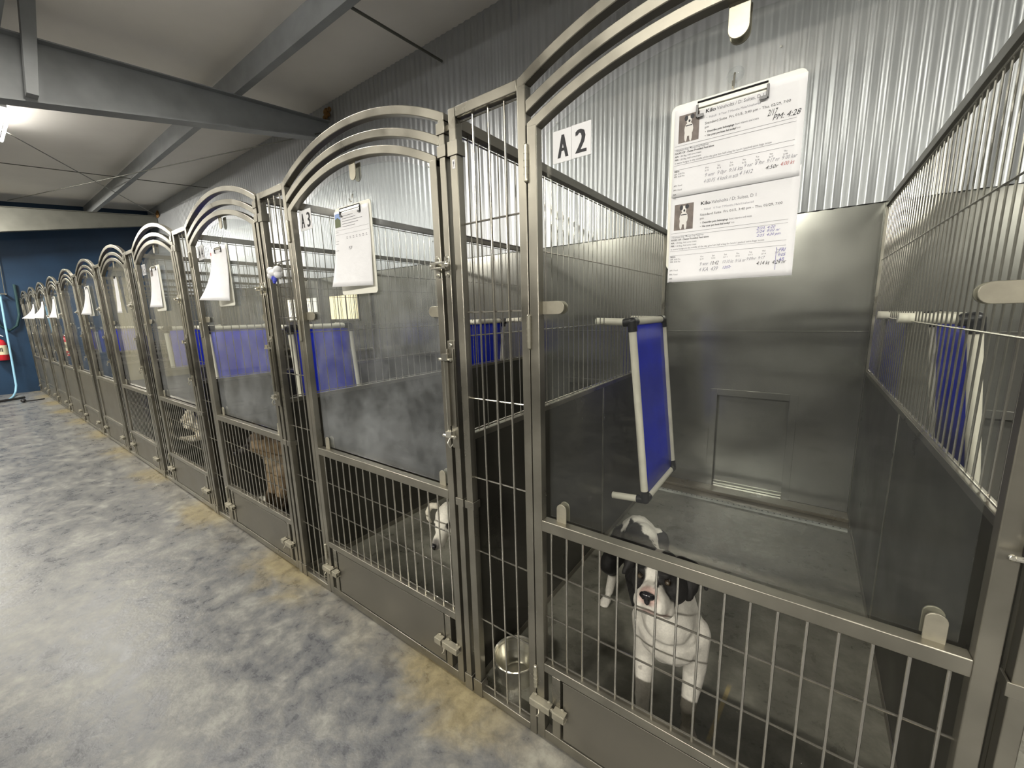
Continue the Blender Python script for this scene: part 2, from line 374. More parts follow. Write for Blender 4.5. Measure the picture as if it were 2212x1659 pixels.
# ------------------------------------------------------------------ kennel front
def arch(x0, x1, xc, apex, R, t, y0, y1, n=36):
    m = MB(); v = []; zc = apex - R
    for i in range(n + 1):
        x = x0 + (x1 - x0) * i / n; dx = x - xc
        zt_ = zc + math.sqrt(R * R - dx * dx); zb_ = zc + math.sqrt((R - t) ** 2 - dx * dx)
        v += [(x, y0, zb_), (x, y0, zt_), (x, y1, zt_), (x, y1, zb_)]
    f = [(0, 1, 2, 3), (n * 4 + 3, n * 4 + 2, n * 4 + 1, n * 4)]
    for i in range(n):
        for k in range(4): f.append((i * 4 + k, i * 4 + (k + 1) % 4, (i + 1) * 4 + (k + 1) % 4, (i + 1) * 4 + k))
    return m.add(v, f)
H = 1.923
def wires(xs, z0, z1, zs, x0, x1, y=.014, rv=.003, rh=.0027):
    m = MB()
    for x in xs: m.tube([(x, y, z0), (x, y, z1)], rv, 8)
    for z in zs: m.tube([(x0, y + .0055, z), (x1, y + .0055, z)], rh, 8)
    return m
def build_front(style):
    r = empty('kennel_front')
    B = .0018
    MB().box(.042, .069, 0, .027, 0, H).build('post', 'frame', r, B)
    MB().box(.278, .303, 0, .027, 0, 1.905).build('post', 'frame', r, B)
    MB().box(1.220, 1.243, 0, .027, 0, 1.905).build('post', 'frame', r, B)
    MB().box(.069, .278, 0, .027, H - .027, H).build('top_rail', 'frame', r, B)
    MB().box(.069, .278, 0, .027, .004, .030).build('bottom_rail', 'frame', r, B)
    wires([.121, .1755, .229], .03, H - .027, [.036, .304, .566, .829, 1.094, 1.361, 1.615, H - .034], .066, .28).build('wire_grille', 'wire', r)
    arch(.278, 1.243, .7605, 2.036, 1.07, .025, .0003, .0267).build('arch', 'frame', r, B)
    arch(.303, 1.220, .7605, 1.974, 1.03, .025, .0003, .0267).build('arch', 'frame', r, B)
    # clamps that join the posts of neighbouring fronts
    for nm, xa, xb_, zs in (('clamp', .040, .071, ((1.800, 1.838), (.722, .748), (0, .062))), ('clamp', 1.218, 1.245, ((1.805, 1.836), (.722, .748), (0, .062), (1.866, 1.896)))):
        for (za, zb) in zs:
            m = MB().box(xa - .001, xb_ + .001, -.0035, .0, za, zb).box(xa - .0035, xa + .0005, -.0035, .0305, za, zb).box(xb_ - .0005, xb_ + .0035, -.0035, .0305, za, zb)
            if xa > 1: m.box(xb_ + .003, 1.2553, .008, .018, (za + zb) / 2 - .008, (za + zb) / 2 + .008)
            m.build(nm, 'frame', r, .0008)
    # gate
    g = MB(); zc3 = 1.927
    g.box(.306, .334, 0, .027, .008, 1.808); g.box(1.177, 1.205, 0, .027, .008, 1.808)
    g.box(.334, 1.177, 0, .027, .008, .042)          # bottom rail
    g.box(.334, 1.177, 0, .027, .258, .287)          # rail above the hatch
    g.box(.334, 1.177, -.001, .028, .731, .764)      # rail under the pane
    g.box(.362, .390, 0, .027, .042, .258); g.box(1.120, 1.148, 0, .027, .042, .258)
    gate = g.build('gate', 'frame', r, B)
    arch(.306, 1.205, .7555, 1.927, .96, .025, .0003, .0267).build('gate_arch', 'frame', gate, B)
    # pane
    n = 30; poly = [(.345, .768), (1.165, .768)]; R = .96; zc = 1.885 - R
    for i in range(n + 1):
        x = 1.165 - (1.165 - .345) * i / n; poly.append((x, zc + math.sqrt(R * R - (x - .7555) ** 2)))
    MB().prism(poly, 1, .031, .036).build('glass_pane', 'veilglass' if style != 'clear' else 'glass', gate, smooth=False)
    if style == 'solid':
        MB().box(.334, 1.177, .010, .016, .287, .731).build('kick_panel', 'sheet', gate)
    else:
        wires([.357 + .05 * i for i in range(17)], .287, .731, [.293, .440, .588, .725], .331, 1.18).build('wire_grille', 'wire', gate)
    # glass brackets
    def brk(poly, ax=1):
        m = MB().prism(poly, 1, .019, .023); m.prism(poly, 1, .0405, .0445); return m
    def cap(x0, x1, z0, z1, d):      # plate with one rounded end
        w_ = (z1 - z0) if d in 'lr' else (x1 - x0); q = []
        r_ = w_ / 2
        if d == 'r': q = [(x0, z0)] + [(x1 - r_ + r_ * math.cos(t), (z0 + z1) / 2 + r_ * math.sin(t)) for t in [math.pi * (-.5 + i / 10) for i in range(11)]] + [(x0, z1)]
        if d == 'l': q = [(x1, z1)] + [(x0 + r_ - r_ * math.cos(t), (z0 + z1) / 2 - r_ * math.sin(t)) for t in [math.pi * (-.5 + i / 10) for i in range(11)]] + [(x1, z0)]
        if d == 'u': q = [(x1, z0)] + [((x0 + x1) / 2 + r_ * math.cos(t), z1 - r_ + r_ * math.sin(t)) for t in [math.pi * i / 10 for i in range(11)]] + [(x0, z0)]
        if d == 'd': q = [(x0, z1)] + [((x0 + x1) / 2 - r_ * math.cos(t), z0 + r_ - r_ * math.sin(t)) for t in [math.pi * i / 10 for i in range(11)]] + [(x1, z1)]
        return q
    for (a, b, c, d, e) in ((.333, .398, 1.349, 1.383, 'r'), (1.115, 1.178, 1.349, 1.383, 'l'), (.744, .780, 1.842, 1.904, 'd'), (.372, .402, .762, .818, 'u'), (1.118, 1.148, .762, .818, 'u')):
        brk(cap(a, b, c, d, e)).build('glass_bracket', 'chalk', gate, .0008)
    # hatch panel
    MB().box(.3985, 1.1115, .003, .008, .046, .250).box(.3985, 1.1115, .001, .010, .250, .2545).build('hatch_panel', 'sheet', gate, .0008)
    # slide bolts
    def sbolt(x0, x1, d):
        m = MB(); zc_ = .147
        def chan(a, b): m.box(a, b, -.024, -.021, zc_ - .012, zc_ + .010); m.box(a, b, -.022, 0, zc_ + .008, zc_ + .011); m.box(a, b, -.022, 0, zc_ - .014, zc_ - .011)
        if d > 0: chan(x0, x0 + .072); chan(x0 + .082, x1)
        else: chan(x1 - .072, x1); chan(x0, x1 - .082)
        m.tube([(x0 + .004, -.011, zc_), (x1 - .004, -.011, zc_)], .006, 10)
        xr = x0 + .036 if d > 0 else x1 - .060
        m.tube([(xr + .004 * math.sin(t), -.026 - .010 * math.sin(t / 2), zc_ - .006 - .028 * (t / math.pi / 2)) for t in [math.pi * i / 6 for i in range(13)]], .0018, 6)
        for bx in (x0 + .012, x1 - .014, (x0 + x1) / 2): m.ball((bx, -.004, zc_ + .014), (.006, .004, .004), 8)
        return m
    sbolt(.292, .414, 1).build('slide_bolt', 'chalk', gate, .0005)
    sbolt(1.082, 1.196, -1).build('slide_bolt', 'chalk', gate, .0005)
    # hinges
    for (a, b) in ((1.684, 1.764), (1.262, 1.345), (.190, .262)):
        m = MB(); m.tube([(.3045, -.003, a), (.3045, -.003, b)], .0058, 12)
        h = (b - a) / 5
        for i in range(1, 5): m.tube([(.3045, -.003, a + h * i - .0022), (.3045, -.003, a + h * i + .0022)], .0066, 12)
        m.ball((.3045, -.003, b), .0062, 10); m.ball((.3045, -.003, a), .0062, 10)
        m.build('hinge', 'hinge', gate)
    # gate latch
    m = MB()
    for xc in (1.191, 1.2315):
        m.prism([(xc + .0105 * math.cos(t), 1.500 + (.022 if math.sin(t) > 0 else -.022) + .0105 * math.sin(t)) for t in [2 * math.pi * i / 16 for i in range(16)]], 1, -.004, 0)
        m.ball((xc, -.005, 1.524), .005, 8); m.ball((xc, -.005, 1.476), .005, 8); m.box(xc - .007, xc + .007, -.020, -.004, 1.492, 1.511)
    m.box(1.176, 1.252, -.022, -.017, 1.506, 1.512); m.box(1.176, 1.236, -.022, -.017, 1.492, 1.497)
    m.ball((1.2475, -.019, 1.503), (.009, .008, .010), 12); m.ball((1.180, -.019, 1.502), (.006, .006, .009), 10)
    m.build('gate_latch', 'clip', gate, .0006)
    # long bolt channel on the right post
    m = MB().box(1.217, 1.246, -.005, 0, .925, 1.275).box(1.217, 1.221, -.013, -.005, 1.0, 1.25).box(1.242, 1.246, -.013, -.005, 1.0, 1.25)
    lb = m.build('bolt_channel', 'frame', r, .0006)
    m = MB()
    for z in (1.217, .966):
        m.tube([(1.190, -.017, z), (1.240, -.017, z)], .0045, 10); m.box(1.208, 1.232, -.026, -.006, z - .002, z + .018); m.ball((1.190, -.017, z), .0055, 10); m.ball((1.240, -.017, z), .006, 10)
    m.tube([(1.207, -.012, .966), (1.205, -.012, 1.217)], .0018, 8); m.ball((1.232, -.007, 1.262), (.006, .004, .006), 8)
    m.tube([(1.226, -.022, .966), (1.222, -.032, .948), (1.230, -.030, .934), (1.236, -.022, .944)], .0028, 8)
    m.build('cross_bolt', 'clip', lb)
    return r
NAMES = {-1: ('stainless kennel front at the far right edge, only its left post in view', None),
 0: ('nearest stainless kennel front, arched gate marked A 2 with black and white dog behind', None),
 1: ('arched stainless kennel front marked A 3, white dog peering through its lower grille', None),
 2: ('arched stainless kennel front marked A 4, brown and black dog behind its grille', None),
 3: ('arched stainless kennel front marked A 5, white fluffy dog at its grille', None),
 4: ('arched kennel front with a narrow strip of paper, beyond the fluffy white dog', None),
 5: ('sixth arched kennel front along the row, first with a solid lower panel', None),
 6: ('seventh arched kennel front, no paper on its pane, between two gates with sheets', None),
 7: ('eighth arched kennel front along the row, one hanging paper sheet', None),
 8: ('ninth arched kennel front along the row, its sheet curling outward', None),
 9: ('tenth arched kennel front, second from the dark blue end wall', None),
 10: ('last arched kennel front in the row, touching the dark blue end wall', None)}
protoA = build_front('clear'); protoB = None; protoH = None
for k in range(-1, 11):
    if k <= 0: src = protoA
    elif k < 5:
        if protoH is None:
            protoH = build_front('hazy'); src = protoH
        else: src = protoH
    else:
        if protoB is None: protoB = build_front('solid')
        src = protoB
    first = (k == 0) or (k == 1) or (k == 5)
    o = src if first else copy_tree(src)
    o.location = (-P * k, 0, 0); tag(o, NAMES[k][0], 'kennel front', 'arched kennel fronts')
# ------------------------------------------------------------------ partitions
def build_partition():
    r = empty('partition')
    MB().box(.004, .022, .045, D - .035, .03, .935).build('solid_panel', 'panel', r)
    s = MB()
    s.box(.0015, .0245, .045, D - .035, .935, .957); s.box(.0015, .0245, .045, D - .035, 0, .03)
    s.box(.001, .025, .030, .045, 0, 1.895); s.box(.001, .025, D - .035, D - .008, 0, 1.895)
    s.box(.0015, .0245, 1.155, 1.175, .03, .935)
    s.build('panel_frame', 'frame', r, .0012)
    MB().box(.000, .030, .030, D - .008, 1.895, 1.927).build('top_rail', 'sheet', r, .0012)
    m = MB()
    for i in range(44): 
        y = .062 + i * .0508; m.tube([(.013, y, .955), (.013, y, 1.897)], .0025, 6)
    for z in (.965, 1.285, 1.60, 1.885): m.tube([(.0085, .045, z), (.0085, D - .035, z)], .0024, 6)
    m.build('wire_grille', 'wire', r)
    return r
pp = build_partition()
PL = {-2: 'partition right of the second kennel past A 2', -1: 'right-hand partition of the nearest kennel, white cot tubes poking through', 0: 'left-hand partition of the nearest kennel, blue cot leaning on it', 1: 'partition between kennels A 3 and A 4', 2: 'partition between kennels A 4 and A 5, seen through the A 3 pane', 3: 'partition behind the white fluffy dog', 4: 'partition left of the fifth kennel along the row', 5: 'partition left of the sixth kennel along the row', 6: 'partition left of the seventh kennel along the row', 7: 'partition left of the eighth kennel along the row', 8: 'partition left of the ninth kennel along the row', 9: 'partition right of the last kennel'}
for k in range(-2, 10):
    o = pp if k == 0 else copy_tree(pp)
    o.location = (-P * k, 0, 0); tag(o, 'steel ' + PL[k], 'partition', 'kennel partitions')
# ------------------------------------------------------------------ raised dog cots hung on the partitions
def cot(x0, s, y0, y1, label, zt=1.292, zb=.30, lt=.205, lbm=.19):
    r = empty('dog_cot', (x0 + s * .2, (y0 + y1) / 2, zb)); tag(r, label, 'dog cot', 'blue raised dog cots')
    inv = Matrix.Translation(-r.location)
    A = [Vector((x0 + s * .15, y0, zt)), Vector((x0 + s * .15, y1, zt)), Vector((x0 + s * .25, y1, zb)), Vector((x0 + s * .25, y0, zb))]
    def part(m, nm, mat, b=0):
        q = m.build(nm, mat, r, b); q.matrix_parent_inverse = inv; return q
    R_ = .0205
    for i in range(4):
        a, b = A[i], A[(i + 1) % 4]; d = (b - a).normalized()
        part(MB().tube([a + d * .045, b - d * .045], R_, 16), 'side_tube', 'pvc')
    nrm = (A[1] - A[0]).cross(A[3] - A[0]).normalized()
    if nrm.x * s > 0: nrm = -nrm
    for i, ln in zip(range(4), (lt, lt, lbm, lbm)):
        c = A[i]; q = (c + nrm * ln)
        if i < 2: q.z = c.z + .006
        part(MB().tube([c + nrm * .01, q], R_ * .95, 16), 'leg', 'pvc')
        pv = A[(i + 1) % 4]; pw = A[i - 1]
        m = MB().tube([c + (pv - c).normalized() * .052, c, ], R_ * 1.22, 14).tube([c + (pw - c).normalized() * .052, c], R_ * 1.22, 14).ball(c, R_ * 1.25, 14)
        m.tube([c, c + nrm * .045], R_ * 1.15, 14)
        part(m, 'corner_joint', 'black')
    u = (A[1] - A[0]); v = (A[3] - A[0]); m = MB(); n = 8; vv = []; ff = []
    for j in range(n + 1):
        for i in range(n + 1):
            a, b = .035 + .93 * i / n, .02 + .96 * j / n
            sag = .012 * math.sin(math.pi * a) * math.sin(math.pi * b)
            vv.append(A[0] + u * a + v * b - nrm * (.004 - sag))
    for j in range(n):
        for i in range(n): ff.append((j * (n + 1) + i, j * (n + 1) + i + 1, (j + 1) * (n + 1) + i + 1, (j + 1) * (n + 1) + i))
    q = part(m.add(vv, ff), 'fabric_bed', 'bluefab'); so = q.modifiers.new('thick', 'SOLIDIFY'); so.thickness = .003
    return r
cot(.0, 1, 1.23, 1.80, 'blue raised cot with white tubes standing in the nearest kennel behind the A 2 pane')
cot(1.245, -1 * -1, 1.23, 1.80, 'blue cot beyond the right-hand partition, its white legs poking into kennel A 2')
cot(-1.20, -1, 1.50, 2.07, 'blue cot seen through the narrow side grille left of gate A 2')
cot(-2.43, 1, .60, 1.10, 'blue cot seen through the pane of gate A 3')
cot(-3.65, 1, .45, 1.02, 'blue cot seen through the pane of gate A 4')
cot(-4.87, 1, .45, 1.02, 'blue cot seen through the pane of the fourth gate, marked A 5')
cot(-8.53, 1, .45, 1.02, 'dark blue cot in the far part of the row, behind the eighth gate')
cot(-9.75, 1, .45, 1.02, 'farthest blue cot, near the dark blue end wall')
# ------------------------------------------------------------------ bowls
def bowl(x, y, r_, h, label, water=True):
    R = empty('dog_bowl', (x, y, 0)); tag(R, label, 'bowl', 'steel dog bowls')
    prof = [(.0005, .004), (r_ * .62, .004), (r_ * .70, .010), (r_ * .96, h - .004), (r_ * 1.02, h), (r_ * 1.05, h - .003), (r_ * 1.03, h - .010), (r_ * .93, h - .012), (r_ * .80, .012), (r_ * .80, 0.0), (r_ * .60, 0), (.0005, .001)]
    MB().lathe([(a, b) for a, b in prof], (0, 0, 0), 48).build('bowl_body', 'clip', R)
    if water: MB().lathe([(.0005, h * .5), (r_ * .80, h * .5)], (0, 0, 0), 40).build('water', 'water', R, fix=False)
    return R
bowl(.122, .142, .083, .098, 'round steel water bowl on the floor behind the side grille left of gate A 2')
bowl(-2.19, .20, .08, .07, 'steel bowl on the floor by the brown and black dog')
# ------------------------------------------------------------------ lettering
def text_geo(s, size, shear=0.):
    c = bpy.data.curves.new('t', 'FONT'); c.body = s; c.size = size; c.shear = shear; c.resolution_u = 2
    o = bpy.data.objects.new('t', c); COL.objects.link(o); dg = bpy.context.evaluated_depsgraph_get()
    me = bpy.data.meshes.new_from_object(o.evaluated_get(dg))
    v = [tuple(p.co) for p in me.vertices]; f = [tuple(p.vertices) for p in me.polygons]
    bpy.data.objects.remove(o); bpy.data.curves.remove(c); bpy.data.meshes.remove(me)
    return v, f
def text_into(m, s, x, z, size, y, width=None, bold=0., rot=0., sx=1., shear=0.):
    v, f = text_geo(s, size, shear)
    if not v: return
    if width:
        x1 = max(p[0] for p in v); x0 = min(p[0] for p in v); sx = width / (x1 - x0)
    c, sn = math.cos(rot), math.sin(rot)
    for off in ([0] if not bold else [-bold, 0, bold]):
        m.add([(x + (p[0] * sx + off) * c - p[1] * sn, y, z + (p[0] * sx + off) * sn + p[1] * c) for p in v], f); y -= .00004 if bold else 0
def surf(m, fn):
    m.v = [tuple(fn(Vector(p))) for p in m.v]; return m
# ------------------------------------------------------------------ number signs, hooks, clipboards, sheets
def number_sign(k, s, x0, x1, z0, z1, label, faint=False):
    y = .0305
    r = empty('number_sign', (-P * k, 0, 0)); tag(r, label, 'number sign', 'number signs')
    xm = (x0 + x1) / 2
    MB().box(x0, xm - .0004, y - .0015, y, z0, z1).box(xm + .0004, x1, y - .0015, y, z0 + .001, z1 + .001).build('plate', 'whiteplastic', r)
    m = MB(); w_ = (x1 - x0); hgt = z1 - z0
    for i, ch in enumerate(s):
        if ch == ' ': continue
        text_into(m, ch, x0 + w_ * (.15 if i == 0 else .60), z0 + hgt * .14, hgt * 1.02, y - .0017, width=w_ * .25, bold=.0022)
    m.build('number', 'faintink' if faint else 'ink', r, fix=False, smooth=False)
number_sign(0, 'A 2', .364, .466, 1.716, 1.789, 'white number sign reading A 2 stuck on the nearest pane')
number_sign(1, 'A 3', .344, .438, 1.722, 1.803, 'white number sign reading A 3 on the second gate')
number_sign(2, 'A 4', .345, .440, 1.718, 1.798, 'white number sign reading A 4 on the third gate')
number_sign(3, 'A 5', .345, .440, 1.720, 1.800, 'pale number sign reading A 5 on the fourth gate', True)
ORD = {0: 'nearest gate A 2', 1: 'gate A 3', 2: 'gate A 4', 3: 'fourth gate, marked A 5', 4: 'fifth gate along the row', 5: 'sixth gate along the row', 7: 'eighth gate along the row', 8: 'ninth gate along the row', 9: 'tenth gate along the row'}
def hook(k, x, z):
    r = empty('suction_hook', (-P * k, 0, 0)); tag(r, 'clear suction hook on the pane of the ' + ORD[k], 'hook', 'clear hooks')
    m = MB(); 
    prof = [(.0005, -.007), (.005, -.0068), (.010, -.004), (.0135, -.0015), (.015, 0)]
    v = []; n = 20; f = []
    for i in range(n):
        a = 2 * math.pi * i / n; v += [(x + q * math.cos(a), .0308 + h, z + q * math.sin(a)) for q, h in prof]
    for i in range(n):
        for j in range(4): f.append((i * 5 + j, ((i + 1) % n) * 5 + j, ((i + 1) % n) * 5 + j + 1, i * 5 + j + 1))
    m.add(v, f).build('suction_cup', 'clearplastic', r)
    MB().tube([(x, .024, z), (x, .020, z - .006), (x, .018, z - .022), (x, .014, z - .030), (x, .008, z - .028), (x, .006, z - .020)], .0018, 8).build('wire_hook', 'clip', r)
def clipboard(k, x0, x1, z0, z1, cx0, cx1):
    r = empty('clipboard', (-P * k, 0, 0)); tag(r, 'white clipboard hanging on the pane of the ' + ORD[k], 'clipboard', 'clipboards')
    rr = .012; q = []
    for (cx, cz, a0) in ((x1 - rr, z1 - rr, 0), (x0 + rr, z1 - rr, .5), (x0 + rr, z0 + rr, 1), (x1 - rr, z0 + rr, 1.5)):
        for i in range(7): a = math.pi * (a0 + .5 * i / 6); q.append((cx + rr * math.cos(a), cz + rr * math.sin(a)))
    MB().prism(q, 1, .0155, .0185).build('board', 'board', r, .0006)
    zc = z1 - .012
    m = MB().box(cx0, cx1, .0125, .0145, zc - .010, zc + .004)
    m.box(cx0, cx1, .0085, .0115, zc - .006, zc + .002)
    m.build('clip', 'board' if k == 0 else 'clip', r, .0006)
    m = MB().tube([(cx0, .010, zc + .004), (cx1, .010, zc + .004)], .0022, 8)
    for xa in (cx0, cx1):
        s = 1 if xa == cx0 else -1
        m.box(xa - .002, xa + .002, .0075, .0125, zc - .022, zc); m.box(min(xa, xa + s * .012), max(xa, xa + s * .012), .0065, .0085, zc - .024, zc - .018)
    m.build('clip_spring', 'black', r, .0005)
    return r
def sheet(k, x0, x1, z0, z1, label, y=.0125, curl=0., fold=None, skew=0.):
    o = empty('feeding_sheet', (-P * k, 0, 0)); tag(o, label, 'paper sheet', 'feeding sheets')
    n = 16
    def fn(p):   # p=(x,y,z) on the flat sheet -> bent sheet
        t = max(0, (z1 - p.z) / (z1 - z0)); u = (p.x - x0) / (x1 - x0)
        c = curl * t ** 2 * (1.2 - u) + .0010 * math.sin(7 * t + 2.3 * u) * t
        return Vector((p.x + skew * t, p.y - c, p.z + .15 * abs(curl) * t * (1 - u)))
    v = []; f = []
    for j in range(n + 1):
        for i in range(n + 1): v.append((x0 + (x1 - x0) * i / n, y, z1 + (z0 - z1) * j / n))
    for j in range(n):
        for i in range(n): f.append((j * (n + 1) + i, j * (n + 1) + i + 1, (j + 1) * (n + 1) + i + 1, (j + 1) * (n + 1) + i))
    q = surf(MB().add(v, f), fn).build('page', 'paper', o, fix=False); so = q.modifiers.new('thick', 'SOLIDIFY'); so.thickness = .0003; so.offset = 0
    return o, fn
def dog_photo(o, fn, x0, x1, z0, z1, y, kind='dog'):
    w_ = x1 - x0; h = z1 - z0
    def el(cx, cz, rx, rz, yy, n=14): return [(x0 + w_ * (cx + rx * math.cos(2 * math.pi * i / n)), yy, z0 + h * (cz + rz * math.sin(2 * math.pi * i / n))) for i in range(n)]
    def add(m, pts): m.add(pts, [tuple(range(len(pts)))]); return m
    base = add(MB(), [(x0, y, z0), (x1, y, z0), (x1, y, z1), (x0, y, z1)])
    if kind == 'dog':
        surf(base, fn).build('printed_photo', 'photobrown', o, fix=False, smooth=False)
        m = MB()
        for e in ((.5, .45, .22, .25), (.5, .78, .13, .15), (.36, .22, .07, .2), (.60, .20, .07, .2)): add(m, el(*e, y - .0001))
        surf(m, fn).build('printed_photo', 'photowhite', o, fix=False, smooth=False)
        m = MB()
        for e in ((.36, .86, .09, .10), (.66, .88, .10, .09), (.52, .74, .05, .05)): add(m, el(*e, y - .0002))
        add(m, [(x0 + w_ * a, y - .0002, z0 + h * b) for a, b in ((.34, .60), (.66, .60), (.66, .565), (.34, .565))])
        surf(m, fn).build('printed_photo', 'ink', o, fix=False, smooth=False)
    else:
        surf(base, fn).build('printed_photo', 'photoblue' if kind == 'park' else 'photored', o, fix=False, smooth=False)
        m = add(MB(), [(x0, y - .0006, z0), (x1, y - .0006, z0), (x1, y - .0006, z0 + h * .5), (x0 + w_ * .5, y - .0006, z0 + h * .72), (x0, y - .0006, z0 + h * .6)])
        surf(m, fn).build('printed_photo', 'photogreen' if kind == 'park' else 'photowhite', o, fix=False, smooth=False)
def scribble(m, s, x, z, size, y, width=None, rot=0.):
    text_into(m, s, x, z, size, y, width=width, rot=rot, shear=.35)
def form_page(o, fn, x0, z1, w_, y, hand):
    """one printed half page, x0/z1 top-left, width w_"""
    s = w_ / .215
    T = lambda m, st, dx, dz, sz, wd=None, b=0.: text_into(m, st, x0 + dx * s, z1 - dz * s, sz * s, y, width=wd * s if wd else None, bold=b)
    bk = MB(); gr = MB(); rl = MB(); ft = MB()
    T(bk, 'Kilo', .056, .014, .0095, .017, .0003)
    T(gr, 'Vahsholtz / D: Suites, D 1', .076, .014, .0085, .076)
    T(ft, '•  Pitbull   0 Year 7 Months Male/Unaltered', .058, .0245, .0052, .090)
    T(bk, 'Standard Suite  Fri, 01/5, 3:40 pm - Thu, 02/29, 7:00', .056, .0345, .0062, .138)
    T(bk, 'pm', .056, .0415, .0058, .007)
    T(bk, '•  Describe pets belongings', .057, .0495, .0050, .050, .00015); T(gr, 'food, vitamins and treats', .109, .0495, .0050, .038)
    T(bk, '•  Has your pet been fed today?', .057, .0565, .0050, .054, .00015); T(gr, 'no', .113, .0565, .0050, .005)
    for z in (.0625, .0685, .0985, .1075): rl.box(x0 + .001 * s, x0 + .205 * s, y - .00005, y + .00005, z1 - z * s, z1 - (z - .0004) * s)
    T(gr, '✓Employee Dog,  ⚑Large Dog Playgroup', .002, .0720, .0050, .062)
    T(bk, 'FOOD: OP - Owner Provided, Feed alone', .002, .0775, .0050, .072, .00012)
    T(bk, 'AM:', .002, .0835, .0048, .007, .0001); T(gr, '1.00 Bag, Add some treats', .011, .0835, .0046, .040)
    T(bk, 'PM:', .002, .0895, .0048, .007, .0001); T(gr, '1.00 Bag, Add some treats', .011, .0895, .0046, .040)
    T(gr, 'it seems hungry in the middle of the day give him half a bag for lunch I packed extra bags incase', .002, .0955, .0048, .168)
    T(bk, 'MEDS:', .002, .1115, .0046, .010, .0001)
    T(bk, 'AM:', .002, .1165, .0044, .006); T(gr, '8:00 Pm', .010, .1165, .0044, .012)
    T(bk, 'PM:', .002, .1215, .0044, .006); T(gr, '8:00 Pm', .010, .1215, .0044, .012)
    for i, (a, b) in enumerate((('Fri', hand[0]), ('Sat', hand[0] + 1), ('Sun', hand[0] + 2), ('Mon', hand[0] + 3), ('Tue', hand[0] + 4), ('Wed', hand[0] + 5), ('Thu', hand[0] + 6))):
        T(gr, a, .061 + .0215 * i, .1155, .0042, .005); T(gr, '2/%d' % b, .060 + .0215 * i, .1205, .0040, .007)
    for st, z in (('AM:', .139), ('PM:', .1475)): T(bk, st, .002, z, .0044, .006); T(gr, 'Feed', .010, z, .0044, .008)
    for st, z in (('AM:', .156), ('PM:', .1635)): T(bk, st, .002, z, .0044, .006)
    for m, mt in ((bk, 'ink'), (gr, 'greyink'), (rl, 'greyink'), (ft, 'faintink')):
        surf(m, fn).build('printed_text', mt, o, fix=False, smooth=False)
    hg = MB(); hk = MB(); hb = MB(); hr = MB()
    S = lambda m, st, dx, dz, sz, wd, rot=0.: scribble(m, st, x0 + dx * s, z1 - dz * s, sz * s, y - .0001, wd * s, rot)
    for mt, st, dx, dz, sz, wd in hand[1]:
        S({'g': hg, 'k': hk, 'b': hb, 'r': hr}[mt], st, dx, dz, sz, wd)
    if hand[2]: surf(MB().box(x0 + .1905 * s, x0 + .1912 * s, y - .0001, y, z1 - .150 * s, z1 - .1095 * s), fn).build('pen_line', 'blueink', o, fix=False, smooth=False)
    for m, mt in ((hg, 'faintink'), (hk, 'ink'), (hb, 'blueink'), (hr, 'redink')):
        if m.v: surf(m, fn).build('handwriting', mt, o, fix=False, smooth=False)
# A 2
hook(0, .760, 1.787); clipboard(0, .650, .874, 1.437, 1.757, .700, .817)
o, fn = sheet(0, .656, .877, 1.410, 1.600, 'lower page of printed feeding forms on the nearest clipboard, hanging below the board', .0140, .004)
dog_photo(o, fn, .664, .701, 1.516, 1.567, .0137)
form_page(o, fn, .6575, 1.573, .2165, .0136, (9, [('g', '9 wnr', .060, .132, .010, .016), ('k', '10:42', .079, .132, .010, .015), ('g', '10:10 kt  9:16 nr', .101, .131, .009, .040), ('g', '9:09nr  9:17', .143, .129, .008, .030),
    ('g', '4 KA  439', .059, .1435, .011, .035), ('b', '1207r', .102, .1415, .008, .015), ('k', '4:14 kt  4:24 nr', .160, .1395, .010, .047), ('b', '2/23, 4:20', .156, .0745, .0065, .030), ('b', '2/24  9:02 nr', .156, .0805, .0065, .038), ('b', '2/25  4:30 pm', .157, .0875, .0065, .038), ('b', 'FRI', .194, .118, .009, .011), ('b', '9:05', .193, .1265, .008, .012), ('b', 'AB', .195, .1345, .008, .009)], True))
o, fn = sheet(0, .657, .8745, 1.582, 1.747, 'upper page of printed feeding forms clipped at the top of the nearest clipboard', .0128, .001)
dog_photo(o, fn, .666, .704, 1.684, 1.735, .0124)
form_page(o, fn, .6585, 1.7415, .2150, .0123, (2, [('g', '9 wnr  9 0pr  9:16 kts', .060, .131, .010, .066), ('g', '9 nar  8 9nr  9:17 nr  9 00 kar', .128, .128, .009, .082), ('g', '4 00 PS  4 kock m ach', .059, .1425, .010, .060), ('g', '4 1412', .121, .1405, .010, .022), ('k', '4:50r', .163, .1395, .009, .020), ('r', '4:00 kt', .186, .138, .009, .021),
    ('k', '2/17', .160, .049, .015, .016), ('k', 'PM: 4:28', .168, .058, .013, .042)], False))
